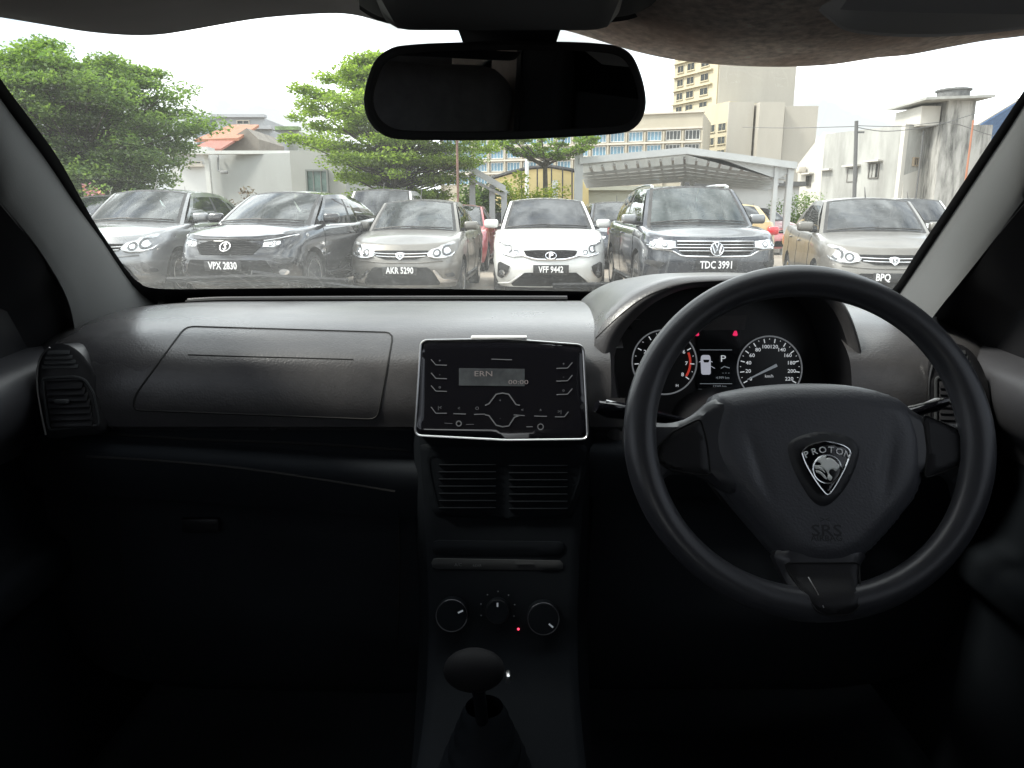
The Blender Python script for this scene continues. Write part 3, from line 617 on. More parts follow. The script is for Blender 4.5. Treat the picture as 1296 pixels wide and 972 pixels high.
# ---- doors, sills, dark glass
def door(sg):
    xs = [(.735, 1.012), (.70, 1.014), (.668, 1.008), (.652, .992), (.650, .965), (.664, .93), (.695, .89), (.70, .82), (.695, .77), (.665, .755), (.655, .735), (.66, .70), (.69, .67), (.70, .55), (.70, .33)]
    pr = catmull(xs, 4)
    def fn(s, t):
        i = t*(len(pr)-1); k = min(int(i), len(pr)-2); x, z = V(pr[k]).lerp(V(pr[k+1]), i-k); y = -.55+1.85*s
        x -= .0 if y < .5 else .015*smt((y-.5)/.4) if z > .9 else 0
        z2 = z+(.03*smt((y-.6)/.6) if z > .9 else 0)
        return (sg*x, y, z2)
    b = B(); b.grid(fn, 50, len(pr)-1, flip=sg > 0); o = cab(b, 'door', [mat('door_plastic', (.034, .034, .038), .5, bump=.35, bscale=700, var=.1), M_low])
    for p_ in o.data.polygons: p_.material_index = 1 if p_.center.z < .90 else 0  # shaded lower door painted in by a darker material
    # quarter panel in the window corner, then the window frame
    b = B(); b.add([(sg*.705, 1.38, 1.0), (sg*.705, .78, 1.01), (sg*.668, .70, 1.30), (sg*.668, .84, 1.30)], [(0, 1, 2, 3)]); b.add([(sg*.69, 1.30, 1.04), (sg*.685, .95, 1.02), (sg*.665, .83, 1.22)], [(0, 1, 2)]); b.build('window_corner_trim', M_black, o)
    fr_ = [P(-60, 185, .77), P(0, 255, .86), P(40, 303, .93), P(80, 366, 1.04), P(95, 430, 1.11)]
    if sg > 0: fr_ = [V((-p.x, p.y, p.z)) for p in fr_]
    fr_ = [V((sg*.56, .55, 1.40))]+fr_
    vs = []
    for p in fr_: vs += [p+V((0, .04, .02)), p+V((sg*.002, .002, -.003)), V((sg*.70, p.y-.07, p.z-.035))]
    b = B(); b.add(vs, [(3*i+j, 3*i+j+1, 3*i+j+4, 3*i+j+3) for i in range(len(fr_)-1) for j in (0, 1)]); b.build('window_frame', M_black, o)
    b = B(); b.tube([V((sg*.712, -.5, 1.014)), V((sg*.705, 1.0, 1.03))], .006, 6); b.build('window_seal', M_groove, o)
    return o
m = bpy.data.materials.new('tinted_glass'); t = nt(m); o = N(t, 'ShaderNodeOutputMaterial'); a = N(t, 'ShaderNodeBsdfTransparent'); a.inputs[0].default_value = (.24, .25, .27, 1); g = N(t, 'ShaderNodeBsdfGlossy', i_Roughness=.02); x = N(t, 'ShaderNodeMixShader'); x.inputs[0].default_value = .04
t.links.new(a.outputs[0], x.inputs[1]); t.links.new(g.outputs[0], x.inputs[2]); t.links.new(x.outputs[0], o.inputs[0]); M_tint = m
for sg in (-1, 1):
    o = door(sg)
    b = B(); b.add([(sg*.715, 1.36, 1.0), (sg*.715, -1.5, 1.0), (sg*.60, -1.4, 1.44), (sg*.60, .72, 1.44)], [(0, 1, 2, 3)]); b.build('side_window', M_tint, o)
# ---- roof lining, rear, floor
b = B(); b.grid(lambda s, t: ((2*s-1)*.66, .71-2.5*t, 1.43+.03*math.sin(math.pi*t)-.02*abs(2*s-1)**3), 12, 12); b.box((0, -.55, 1.50), (1.5, 2.62, .02)); cab(b, 'roof_lining', M_lining)
b = B(); b.box((0, -1.75, .6), (1.6, .03, .9)); b.box((0, -1.72, 1.44), (1.6, .2, .12)); b.box((-.68, -1.74, 1.2), (.2, .1, .5)); b.box((.68, -1.74, 1.2), (.2, .1, .5)); cab(b, 'rear_bulkhead', M_carpet)
b = B(); b.box((0, -.15, .26), (1.6, 3.4, .02)); b.box((0, 1.49, .64), (1.66, .02, .84)); cab(b, 'cabin_floor', M_carpet)
for sg in (-1, 1):
    b = B(); b.box((sg*.77, -.10, .64), (.05, 3.3, .80)); b.box((sg*.80, 1.36, .9), (.12, .36, .34)); b.box((sg*.70, -1.25, 1.22), (.03, 1.05, .46)); cab(b, 'side_panel', M_carpet)
M_seat0 = mat('seat_fabric', (.26, .26, .27), .9, bump=.8, bscale=400, var=.15, vscale=30)
b = B(); b.rbox((.33, -.32, .62), (.50, .50, .16), .06, 4); ST_ = cab(b, 'driver_seat', M_seat0)
b = B(); b.rbox((.35, -.62, .98), (.52, .16, .66), .07, 4, rot=Matrix.Rotation(R(-14), 3, 'X')); b.build('seat_back', M_seat0, ST_)
b = B(); b.rbox((.345, -.66, 1.28), (.30, .12, .22), .05, 4); b.build('headrest', M_seat0, ST_)
b = B(); b.rbox((.62, -.40, 1.16), (.06, .20, .60), .02, 3); b.rbox((.66, -.17, 1.20), (.03, .34, .50), .01); b.rbox((.64, -.3, 1.05), (.05, .6, .05), .01); cab(b, 'door_post', M_console)  # post plus an added dark panel that dims the window in the mirror
b = B(); b.rbox((.64, -.58, 1.18), (.06, .18, .56), .02, 3); b.rbox((.66, -.55, .6), (.06, .26, .8), .02); cab(b, 'door_post', mat('post_trim', (.42, .36, .32), .9, bump=.6, bscale=500, var=.1, vscale=40))
b = B(); b.tube([V((.60, -.47, 1.36)), V((.595, -.46, 1.1)), V((.60, -.50, .7))], .022, 6, sq=.15); b.rbox((.60, -.46, 1.24), (.03, .05, .07), .01); cab(b, 'seat_belt', M_groove)
# ---- sun visors (rounded slabs stowed under the roof)
def visor(name, edge, m, Y=.665, parent=None, thick=.012, droop=.022):
    E = resample([(u, v, 0) for u, v in catmull(edge, 5)], 61)
    def fn(s, t):
        e = E[int(round(s*60))]; p = P(e.x, e.y, Y); back = V((p.x*.95, p.y-.20, p.z-droop)); 
        if t < .5: k = t/.5; q = p.lerp(back, 1-k); q.z += thick*.0; return q
        k = (t-.5)/.5; q = p.lerp(V((p.x, p.y-.19, p.z+.085)), k); a = math.pi*min(k/.12, 1); q.y += thick*.55*math.sin(a) if k < .12 else 0; q.z += thick*smt(k/.12); return q
    b = B(); b.grid(fn, 60, 40); return cab(b, name, m)
visor('sun_visor', [(-190, -5), (-100, 8), (0, 22), (60, 32), (110, 40), (160, 44.5), (200, 44), (235, 39), (280, 31), (330, 23), (390, 18), (430, 17), (455, 20), (480, 27)], M_visor)
vz = visor('sun_visor', [(690, 33), (725, 41), (760, 52), (800, 64), (850, 75), (900, 81), (950, 84), (1000, 84.5), (1050, 82), (1085, 77), (1110, 73), (1150, 69.5), (1200, 60), (1250, 51), (1300, 45), (1420, 25), (1500, 10)], M_felt, droop=-.012)
# smooth face and mirror flap of the driver's visor, nearer the viewer
b = B(); E = resample([(u, v, 0) for u, v in catmull([(1036, 14), (1052, 27), (1068, 38), (1100, 44), (1160, 47), (1230, 44), (1300, 36), (1420, 18)], 5)], 41)
b.grid(lambda s, t: (lambda e: P(e.x, e.y, .52)+V((0, -.10*t, .03*t))+V((0, .004*math.sin(math.pi*min(t/.1, 1)), 0)))(E[int(round(s*40))]), 40, 20); cab(b, 'visor_flap', mat('visor_flap_vinyl', (.60, .61, .60), .7, bump=.3, bscale=600))
b = B(); E2 = resample([(u, v, 0) for u, v in catmull([(1063, 12), (1100, 14), (1160, 16), (1230, 17), (1300, 18), (1400, 14)], 4)], 21)
b.grid(lambda s, t: (lambda e: P(e.x, e.y, .46)+V((0, -.06*t, .02*t)))(E2[int(round(s*20))]), 20, 4); cab(b, 'visor_flap', mat('visor_label', (.42, .43, .44), .5))
b = B(); E3 = resample([(u, v, 0) for u, v in catmull([(640, 38), (700, 36), (745, 31), (800, 22), (900, 22), (1000, 24), (1070, 22), (1150, 14), (1300, 8), (1420, 0)], 5)], 41)
b.grid(lambda s, t: (lambda e: P(e.x, e.y, .60)+V((0, -.16*t, .045*t)))(E3[int(round(s*40))]), 40, 4); cab(b, 'header_trim', M_lining)
# ---- overhead console
OE = resample([(u, v, 0) for u, v in catmull([(455, 12), (478, 26), (510, 33), (560, 37.5), (620, 40), (680, 39.5), (720, 37), (760, 30), (800, 24), (830, 10)], 5)], 41)
b = B(); b.grid(lambda s, t: (lambda e: P(e.x, e.y, .585-.16*t)+V((0, 0, .018*t+.004*math.sin(math.pi*min(1, t*6)))))(OE[int(round(s*40))]), 40, 24); OC = cab(b, 'overhead_console', M_console)
of = P(633, 8, .50)
b = B(); pillow(b, [(of.x+x, of.y+y) for x, y in rpoly([(-.075, .018), (.075, .018), (.067, -.10), (-.067, -.10)], .02, 5)], lambda x, y, h: V((x, y, of.z-.004-h)), .008, .012, .006); b.build('map_lamp', mat('lamp_cover', (.016, .017, .018), .6, spec=.15), OC)
# ---- rear-view mirror
ps = R(14); nm = V((math.sin(ps), -math.cos(ps), -math.tan(R(6)))).normalized(); ex = V((0, 0, 1)).cross(nm)*1; ex = V((math.cos(ps), math.sin(ps), 0))
MF = Fr(P(640, 116, .615), ex, V((0, -math.sin(R(6))*1, 1)) if 0 else nm.cross(ex))
if MF.n.dot(nm) < 0: MF = Fr(MF.o, ex, -MF.ey)
mo = MF.hits(catmull([(499, 66), (520, 62.5), (560, 60), (640, 58), (720, 58.5), (765, 61), (785, 65), (797, 74), (805, 90), (811, 110), (813.5, 130), (810, 146), (802, 157), (788, 163), (740, 167), (640, 171.5), (560, 172), (505, 170.5), (485, 164), (473, 152), (467, 136), (467, 118), (473, 95), (482, 77)], 3, True))
b = B(); pillow(b, mo, lambda x, y, h: MF.pt(x, y, -h-.004), .030, .045, .006); b.tube([MF.pt(x, y, -.002) for x, y in mo], .0035, 8, closed=True); MR = cab(b, 'rearview_mirror', M_console)
c0 = (sum(p[0] for p in mo)/len(mo), sum(p[1] for p in mo)/len(mo)); b = B(); b.poly([MF.pt(c0[0]+(x-c0[0])*.965, c0[1]+(y-c0[1])*.90, .0006) for x, y in mo]); b.build('mirror_glass', mat('mirror_silver', (.62, .62, .62), .015, metal=1.), MR)
b = B(); b.poly([MF.pt(x, y, 0) for x, y in mo]); b.build('mirror_border', M_black, MR)
b = B(); q = P(643, 60, .64); b.add([P(577, 30, .60), P(712, 30, .60), P(700, 66, .63), P(590, 66, .63), P(577, 30, .68), P(712, 30, .68), P(700, 66, .67), P(590, 66, .67)], [(0, 1, 2, 3), (4, 7, 6, 5), (0, 4, 5, 1), (1, 5, 6, 2), (2, 6, 7, 3), (3, 7, 4, 0)]); b.build('mirror_mount', M_black, MR)
# ---- outside skin of our own car (out of view; keeps the light out)
b = B(); b.grid(lambda s, t: ((2*s-1)*(.78-.1*t*t), 1.50+.95*t, 1.03-.12*t-.10*t*t-.03*(2*s-1)**2), 12, 10); b.box((0, 1.95, .55), (1.45, .9, .5)); cab(b, 'bonnet', mat('own_paint', (.12, .12, .125), .3, metal=.6, coat=1.))
EXPOSURE = 1.9
# ================================================================ cars
def paint(name, col, metal=.55, rough=.32, dust=.25, coat=.9):
    return mat(name, col, rough, metal=metal, coat=coat, dirt=((.30, .28, .25), dust), dscale=3.5, rvar=.06, vscale=6)
M_trim = mat('car_black_trim', (.016, .016, .017), .5, dirt=((.12, .11, .10), .3), dscale=9)
M_mesh = mat('grille_mesh', (.012, .012, .013), .85, bump=1, bscale=60, spec=.1)
M_arch = mat('arch_black', (.006, .006, .006), .9)
M_tyre = mat('tyre_rubber', (.022, .021, .021), .85, var=.3, vscale=8)
M_rim = mat('alloy', (.55, .55, .56), .3, metal=.9, dirt=((.15, .13, .11), .4), dscale=9)
M_chr = mat('car_chrome', (.75, .75, .76), .12, metal=1.)
M_lamp = mat('lamp_shell', (.55, .56, .57), .12, metal=.25, coat=1., var=.6, vscale=16)
M_lens = mat('lamp_projector', (.75, .76, .78), .06, metal=.9)
M_ldark = mat('lamp_recess', (.05, .052, .055), .15, coat=1.)
M_plate = mat('plate_black', (.012, .012, .013), .4)
M_plw = mat('plate_white', (.80, .80, .80), .5)
M_inter = mat('car_inside', (.035, .035, .04), .8)
M_seatc = mat('car_seat', (.055, .055, .06), .85)
M_tail = mat('tail_lamp_red', (.55, .02, .03), .12, coat=1.)
def carglass(name, tint, base=(.02, .025, .03), ior=1.6, mixo=.35):
    m = bpy.data.materials.new(name); t = nt(m); L = t.links.new; o = N(t, 'ShaderNodeOutputMaterial')
    tr = N(t, 'ShaderNodeBsdfTransparent'); tr.inputs[0].default_value = tuple(tint)+(1,)
    d = N(t, 'ShaderNodeBsdfDiffuse'); d.inputs[0].default_value = tuple(base)+(1,)
    m1 = N(t, 'ShaderNodeMixShader'); m1.inputs[0].default_value = mixo; L(tr.outputs[0], m1.inputs[1]); L(d.outputs[0], m1.inputs[2])
    g = N(t, 'ShaderNodeBsdfGlossy'); g.inputs['Roughness'].default_value = .015; f = N(t, 'ShaderNodeFresnel', i_IOR=ior); m2 = N(t, 'ShaderNodeMixShader')
    L(f.outputs[0], m2.inputs[0]); L(m1.outputs[0], m2.inputs[1]); L(g.outputs[0], m2.inputs[2]); L(m2.outputs[0], o.inputs[0]); return m
G_clear = carglass('car_glass_clear', (.60, .72, .68), (.10, .14, .14), 2.1, .08)
G_mid = carglass('car_glass_grey', (.32, .36, .38), (.05, .06, .07), 1.9, .2)
G_dark = carglass('car_glass_dark', (.10, .11, .13), (.03, .035, .045), 1.8, .4)

def P2car(s):
    """ front, side, rear template: (xhat, kind, t) """
DEF = dict(L=4.3, W=1.70, zb=.20, top=[(0, .72), (.25, .79), (.9, .93), (1.15, .96), (2.5, .99), (3.6, 1.03), (4.2, 1.03), (4.3, .95)],
           fr=[(.2, .10), (.32, .02), (.50, 0), (.62, .03), (.72, .10), (.80, .16)], bow=.20, rear=[(.2, .10), (.45, 0), (.7, .02), (1.0, .10)],
           crown=.055, ycow=1.12, ywt=1.78, yrt=3.15, yrb=3.75, zr=1.46, wr=1.16, wcow=1.44, wfr=.80, wrr=3.37, rw=.305, gl=(0, 1, 2), pillarB=.47, rim=(.62, 10))
def car(name, label, pm, pos, psi, spec, front, glass=(G_clear, G_mid), group=None, cat='car', rails=False, simple=False):
    S = dict(DEF); S.update(spec); Lc, W, zb = S['L'], S['W'], S['zb']
    root = empty(name, pos, R(-psi)); tag(root, label, cat, group)
    zt = lambda y: lerpt(S['top'], y)
    def hwz(f, y):
        h = W/2*lerpt([(0, .93), (.1, .965), (.3, .99), (.5, 1.), (.68, .985), (.80, .99), (.9, .97), (.97, .945), (1, .915)], f)
        return h*(1-.045*max(0, (1.3-y)/1.3)**2-.05*max(0, (y-Lc+1.0)/1.0)**2)
    cz = .74; XF = [0, .1, .2, .3, .4, .5, .6, .68, .74, .80, .85, .90, .94, .97, .99, 1.0]
    def cyf(x): return S['bow']*x*x+(.34*(1-math.sqrt(max(0, 1-((x-cz)/(1-cz))**2))) if x > cz else 0)
    FL = [0, .06, .13, .22, .32, .42, .52, .62, .72, .80, .87, .93, .97, 1.0]
    ny = 26
    st = [('f', x) for x in XF]+[('s', k/ny) for k in range(1, ny)]+[('r', x) for x in XF[::-1]]
    def lev(f, q):
        k, a = q
        ztf = zt(.1); z0 = zb+(ztf-zb)*f; yf = lerpt(S['fr'], z0); yr = Lc-lerpt(S['rear'], z0)
        if k == 'f': y = yf+cyf(a); x = a
        elif k == 'r': y = yr-cyf(a)*.75; x = a
        else:
            y0 = yf+cyf(1); y1 = yr-cyf(1)*.75; y = y0+(y1-y0)*a; x = 1
        z = zb+(zt(y)-zb)*f
        return V((x*hwz(f, y), y, z))
    def FD(x, z, off=0.0):
        """point of the nose surface at lateral x and height z"""
        zl_ = zt(.1); f = min(max((z-zb)/(zl_-zb), 0), .93); h = hwz(f, .3); a = min(abs(x)/h, .999); y = lerpt(S['fr'], min(z, zl_-.01))+cyf(a)
        if z > zl_-.02:
            yy = .1
            while zt(yy) < z+.01 and yy < 1.2: yy += .02
            y = max(y, yy-.02)
        return V((x, y-off, z))
    ns, nl, M = len(st), len(FL), 8
    vs = []; fs = []; mi = []
    ringpts = []
    for q in st:
        col = [lev(f, q) for f in FL]; tp = col[-1]
        cr = S['crown']*smt((tp.y-.1)/.5)*(1 if tp.y < S['ycow']+.3 else .5)
        half = col+[V((tp.x*(1-j/M), tp.y, tp.z+cr*(1-(1-j/M)**2))) for j in range(1, M+1)]
        full = half+[V((-p.x, p.y, p.z)) for p in half[-2::-1]]
        ringpts.append(full)
    w = len(ringpts[0]); vs = [p for r_ in ringpts for p in r_]
    for i in range(len(st)-1):
        for j in range(w-1):
            q = (i*w+j, i*w+j+1, (i+1)*w+j+1, (i+1)*w+j); fs.append(q)
            c = (vs[q[0]]+vs[q[2]])/2
            mi.append(1 if (S['ycow']+.12 < c.y < S['yrb']-.1 and abs(c.x) < S['wcow']/2-.02 and c.z > zt(c.y)-.01) else 0)
    for i in range(len(st)-1): fs.append((i*w, (i+1)*w, (i+1)*w+w-1, i*w+w-1)); mi.append(1)
    me = bpy.data.meshes.new('b'); me.from_pydata([tuple(v) for v in vs], [], fs); me.polygons.foreach_set('material_index', mi)
    bm = bmesh.new(); bm.from_mesh(me); bmesh.ops.remove_doubles(bm, verts=bm.verts, dist=1e-4); bmesh.ops.dissolve_degenerate(bm, edges=bm.edges, dist=1e-5); bmesh.ops.recalc_face_normals(bm, faces=bm.faces); bm.to_mesh(me); bm.free()
    me.materials.append(pm); me.materials.append(M_inter)
    body = bpy.data.objects.new('body', me); COL.objects.link(body)
    cb = B()
    for yy in (S['wfr'], S['wrr']):
        for sx in (-1, 1):
            Mx = Matrix.Translation((sx*(W/2-.24), yy, S['rw']+.01)) @ Matrix.Rotation(R(90)*sx, 4, 'Y')
            cb.lathe([(S['rw']+.055, 0), (S['rw']+.055, .5)], Mx, 30)
    cut = cb.build('cut', M_arch, None, smooth=False, fixn=True); cut.data.materials.clear(); cut.data.materials.append(pm); cut.data.materials.append(M_inter); cut.data.polygons.foreach_set('material_index', [1]*len(cut.data.polygons))
    md = body.modifiers.new('b', 'BOOLEAN'); md.object = cut; md.operation = 'DIFFERENCE'; md.solver = 'EXACT'
    dg = bpy.context.evaluated_depsgraph_get(); nm = bpy.data.meshes.new_from_object(body.evaluated_get(dg)); body.modifiers.clear(); body.data = nm; bpy.data.objects.remove(cut)
    finish(nm, True, 38); body.parent = root
    # ---- greenhouse
    hb, hr = S['wcow']/2, S['wr']/2; yc, yw, y1, y2, zr = S['ycow'], S['ywt'], S['yrt'], S['yrb'], S['zr']
    Ab = lambda q: V((q*hb, yc-.17*(1-q*q)+.02, zt(yc)+S['crown']*.8*(1-q*q)-.01))
    At = lambda q: V((q*hr, yw-.07*(1-q*q), zr-.05+.05*(1-q*q)))
    Cb = lambda q: V((q*hb*.93, y2+.10*(1-q*q), zt(y2)+.02*(1-q*q)))
    Ct = lambda q: V((q*hr*.94, y1+.05*(1-q*q), zr-.07+.05*(1-q*q)))
    def wsn(s, t): q = 2*s-1; p = Ab(q).lerp(At(q), t); p.z += .02*math.sin(math.pi*t); return p
    def rgl(s, t): q = 2*s-1; p = Cb(q).lerp(Ct(q), t); p.z += .02*math.sin(math.pi*t); return p
    def roof(s, t):
        q = 2*s-1; a, c = At(q), Ct(q); p = a.lerp(c, t); p.z += .035*math.sin(math.pi*t); return p
    def side(sx, s, t):
        a = Ab(1).lerp(Cb(1), s); a.z = max(zt(a.y)-.012, a.z-.05) if 0 < s < 1 else a.z
        a.x = (hb+.015*math.sin(math.pi*s)) if s < .6 else hb+(hb*.93-hb)*(s-.6)/.4
        c = roof(1, s); c.x = hr*(1-.06*s)+.01*math.sin(math.pi*s)
        p = a.lerp(c, t); p.x += .028*math.sin(math.pi*t); return V((sx*p.x, p.y, p.z))
    gb = B()
    def patch(fn, nu, nv, cls):
        """split a surface between body (None) and named panes"""
        panes = {}
        G = [[V(fn(i/nu, j/nv)) for j in range(nv+1)] for i in range(nu+1)]
        for i in range(nu):
            for j in range(nv):
                k = cls((i+.5)/nu, (j+.5)/nv); q = [G[i][j], G[i+1][j], G[i+1][j+1], G[i][j+1]]
                if k is None: gb.add(q, [(0, 1, 2, 3)], 0)
                elif k == 'x': gb.add(q, [(0, 1, 2, 3)], 1)
                else: panes.setdefault(k, B()).add(q, [(0, 1, 2, 3)])
        return panes
    e = 1/30
    pn = patch(wsn, 30, 16, lambda s, t: None if (s < e*1 or s > 1-e*1) else 'x' if (s < 2*e or s > 1-2*e or t < .07 or t > .94) else 'windscreen')
    pn.update(patch(rgl, 30, 12, lambda s, t: None if (s < .09 or s > .91 or t < .1 or t > .90) else 'rear_window'))
    patch(roof, 20, 20, lambda s, t: None)
    pb = S['pillarB']
    for sx in (-1, 1):
        def cls(s, t):
            lo = .04; hi = .97; r0 = .03+.02*t; r1 = .90-.0*t
            if t < .10 or t > .86: return None
            if pb-.02 < s < pb+.02: return 'x'
            if r0+.01 < s < pb: return 'sideA%d' % sx
            if pb < s < .80-.04*t: return 'sideB%d' % sx
            if S.get('quarter') and .84 < s < .93-.05*t and t < .75: return 'sideC%d' % sx
            return None
        pn.update(patch(lambda s, t: side(sx, s, t), 50, 14, cls))
    gb.build('roof', [pm, M_trim], root, fixn=True, ang=50)
    for k, bb in pn.items():
        bb.build('side_window' if k.startswith('side') else k, glass[0] if k == 'windscreen' else glass[1], root, fixn=True)
    # ---- inside
    b = B(); b.rbox((0, yc+.42, zt(yc)+.005), (hb*1.8, .5, .05), .02); b.build('inner_dashboard', M_inter, root)
    for sx in (-1, 1):
        b = B(); b.rbox((sx*.36, yw+.55, zt(yw)+.02), (.46, .14, .36), .05, 3, rot=Matrix.Rotation(R(-12), 3, 'X')); b.rbox((sx*.36, yw+.60, zt(yw)+.28), (.26, .09, .17), .04, 3); b.build('seat', M_seatc, root)
    b = B(); b.rbox((0, y1-.15, zt(y1)+.0), (hb*1.6, .16, .22), .05, 3, rot=Matrix.Rotation(R(-15), 3, 'X')); b.build('rear_seat', M_seatc, root)
    b = B(); b.tube([V((.36+.17*math.cos(a), yc+.62+.05*math.sin(a), zt(yc)+.06+.15*math.sin(a))) for a in [2*math.pi*k/20 for k in range(20)]], .013, 6, closed=True); b.build('inner_steering_wheel', M_inter, root)
    b = B(); b.rbox((0, yw+.0, zr-.13), (.22, .03, .06), .01); b.build('inner_mirror', M_inter, root)
    # ---- wheels
    rw = S['rw']
    for yy in (S['wfr'], S['wrr']):
        for sx in (-1, 1):
            Mx = Matrix.Translation((sx*(W/2-.21), yy, rw)) @ Matrix.Rotation(R(90)*sx, 4, 'Y')
            b = B(); rr = rw*S['rim'][0]
            b.lathe([(rr, 0), (rw*.93, 0), (rw, .03), (rw, .16), (rw*.94, .185), (rr, .19), (rr*.97, .17)], Mx, 32)
            whl = b.build('wheel', M_tyre, root)
            b = B(); b.lathe([(rr, .185), (rr*.93, .18), (rr*.90, .12), (rr*.2, .10), (0, .10)], Mx, 28); n_ = S['rim'][1]
            rimo = b.build('rim', M_ldark, whl); b = B()
            b.lathe([(rr*1.0, .184), (rr*.99, .190), (rr*.91, .186), (rr*.90, .17)], Mx, 28)
            b.lathe([(rr*.22, .13), (rr*.20, .175), (0, .18)], Mx, 16)
            for k in range(n_):
                a = 2*math.pi*k/n_; d = V((math.cos(a), math.sin(a), 0)); p_ = V((-math.sin(a), math.cos(a), 0))
                vs_ = [Mx @ (d*rr*.18+p_*.020+V((0, 0, .168))), Mx @ (d*rr*.18-p_*.020+V((0, 0, .168))), Mx @ (d*rr*.93-p_*.013+V((0, 0, .186))), Mx @ (d*rr*.93+p_*.013+V((0, 0, .186)))]
                b.prism(vs_, Mx.to_3x3() @ V((0, 0, -.02)))
            b.build('spokes', M_rim, whl)
    # ---- front and side furniture
    def skin(b, poly, off=.006, H=.0, r=.03, res=.03, mir=False, mi=0, depth=.03, rz=None):
        pl = poly if not mir else [(-x, z) for x, z in poly][::-1]
        if sum(a[0]*c[1]-c[0]*a[1] for a, c in zip(pl, pl[1:]+pl[:1])) < 0: pl = pl[::-1]
        pillow(b, pl, lambda x, z, h: FD(x, z, off+h), H, r, res, depth=depth, mi=mi); return b
    def ribbon(b, pts, wd, off=.012, mir=False):
        pts = [(-x, z) for x, z in pts] if mir else pts
        pts = resample([(x, z, 0) for x, z in pts], max(8, int(len(pts)*4)))
        b.tube([FD(p.x, p.y, off) for p in pts], wd/2, 6); return b
    front(S, root, skin, ribbon, FD, pm)
    # seams, handles, mirrors, wipers, aerial
    sd = lambda x, y, z: None
    def sidept(sx, y, z, off=.004):
        f = (z-zb)/(zt(y)-zb); return V((sx*(hwz(min(f, 1), y)+off), y, z))
    for sx in (-1, 1):
        b = B()
        for ys in ((yc+.12, yc+.14), (side(1, pb, 0).y, side(1, pb, 0).y), (side(1, .82, 0).y, side(1, .80, 0).y+.02)):
            b.tube([sidept(sx, ys[0]+(ys[1]-ys[0])*k/6, .30+(zt(ys[0])-.34)*k/6, .001) for k in range(7)], .005, 4)
        b.build('door_seam', M_arch, root)
        for yh in (side(1, pb, 0).y-.18, side(1, .80, 0).y-.16):
            b = B(); b.rbox(sidept(sx, yh, zt(yh)-.13, .018), (.025, .17, .028), .009); b.build('door_handle', pm, root)
        b = B(); mp_ = side(sx, .09, .06); mc = mp_+V((sx*.15, -.01, .075))
        b.rbox(mc, (.23, .12, .135), .045, 4); b.build('door_mirror', S.get('mirmat', pm), root)
        b = B(); b.rbox(mp_+V((sx*.04, -.005, .015)), (.10, .05, .05), .012); b.build('mirror_arm', M_trim, root)
        b = B(); b.tube([sidept(sx, y, .30, .0) for y in np.linspace(S['wfr']+.45, S['wrr']-.45, 8)], .035, 6); b.build('sill_cladding', S.get('sill', M_trim), root)
    for (a, c) in ((-.55, .02), (-.02, .52)):
        b = B(); b.tube([wsn((k*(c-a)+a)*.5/.62+.5, .055+.02*k)+V((0, -.015, .018)) for k in (0, .25, .5, .75, 1)], .010, 5); b.build('wiper', M_trim, root)
    if S.get('aerial', True):
        b = B(); p0 = roof(.5, .12); b.tube([p0, p0+V((0, .10, .15))], [.010, .004], 6); b.build('aerial', M_trim, root)
    if rails:
        for sx in (0.06, .94):
            b = B(); b.tube([roof(sx, t)+V((0, 0, .045)) for t in np.linspace(.05, .95, 9)], .017, 6); b.rbox(roof(sx, .04)+V((0, 0, .02)), (.05, .1, .05), .015); b.build('roof_rail', M_chr, root)
    # rear lamps
    for sx in (-1, 1):
        b = B()
        z0, z1 = S.get('tailz', (.70, .90)); x1 = W/2*.93; yr = Lc-lerpt(S['rear'], .85)
        b.rbox((sx*(x1-.10), yr-.13, (z0+z1)/2), (.24, .30, z1-z0), .05, 3); b.build('tail_lamp', M_tail, root)
    return root
def plate(root, FD, z, s, w=.50, h=.11, cx=0., size=.085, sx=1.0, frame=True, off=.03):
    y = min(FD(cx-.2, z, 0).y, FD(cx+.2, z, 0).y, FD(cx, z, 0).y)-off
    b = B(); b.rbox((cx, y, z), (w, .012, h), .006); pl = b.build('number_plate', M_plate, root)
    if s: b = B(); text(b, s, size*1.5, lambda X, Z, hh: V((X, y-.0075-hh, Z)), cx-(.13 if len(s) == 3 else 0), z, sx*.74, thick=.02); b.build('plate_lettering', M_plw, pl)
def lamp_details(root, skin, ribbon, shell, spots, drl, mats=(None,)):
    for mir in (False, True):
        b = B(); skin(b, shell, .010, .012, .03, .022, mir); hl = b.build('headlight', M_lamp, root)
        b = B()
        for (x, z, r) in spots['dark']: skin(b, ell(x, z, r*1.0, r, 18), .024, .003, .02, .02, mir, depth=.004)
        if spots['dark']: b.build('lamp_recess', M_ldark, hl)
        b = B()
        for (x, z, r) in spots['lens']: skin(b, ell(x, z, r, r, 16), .029, .012, r, .014, mir, depth=.004)
        if spots['lens']: b.build('lamp_projector', M_lens, hl)
        if drl: b = B(); ribbon(b, drl, .016, .028, mir); b.build('running_light', M_lens, hl)
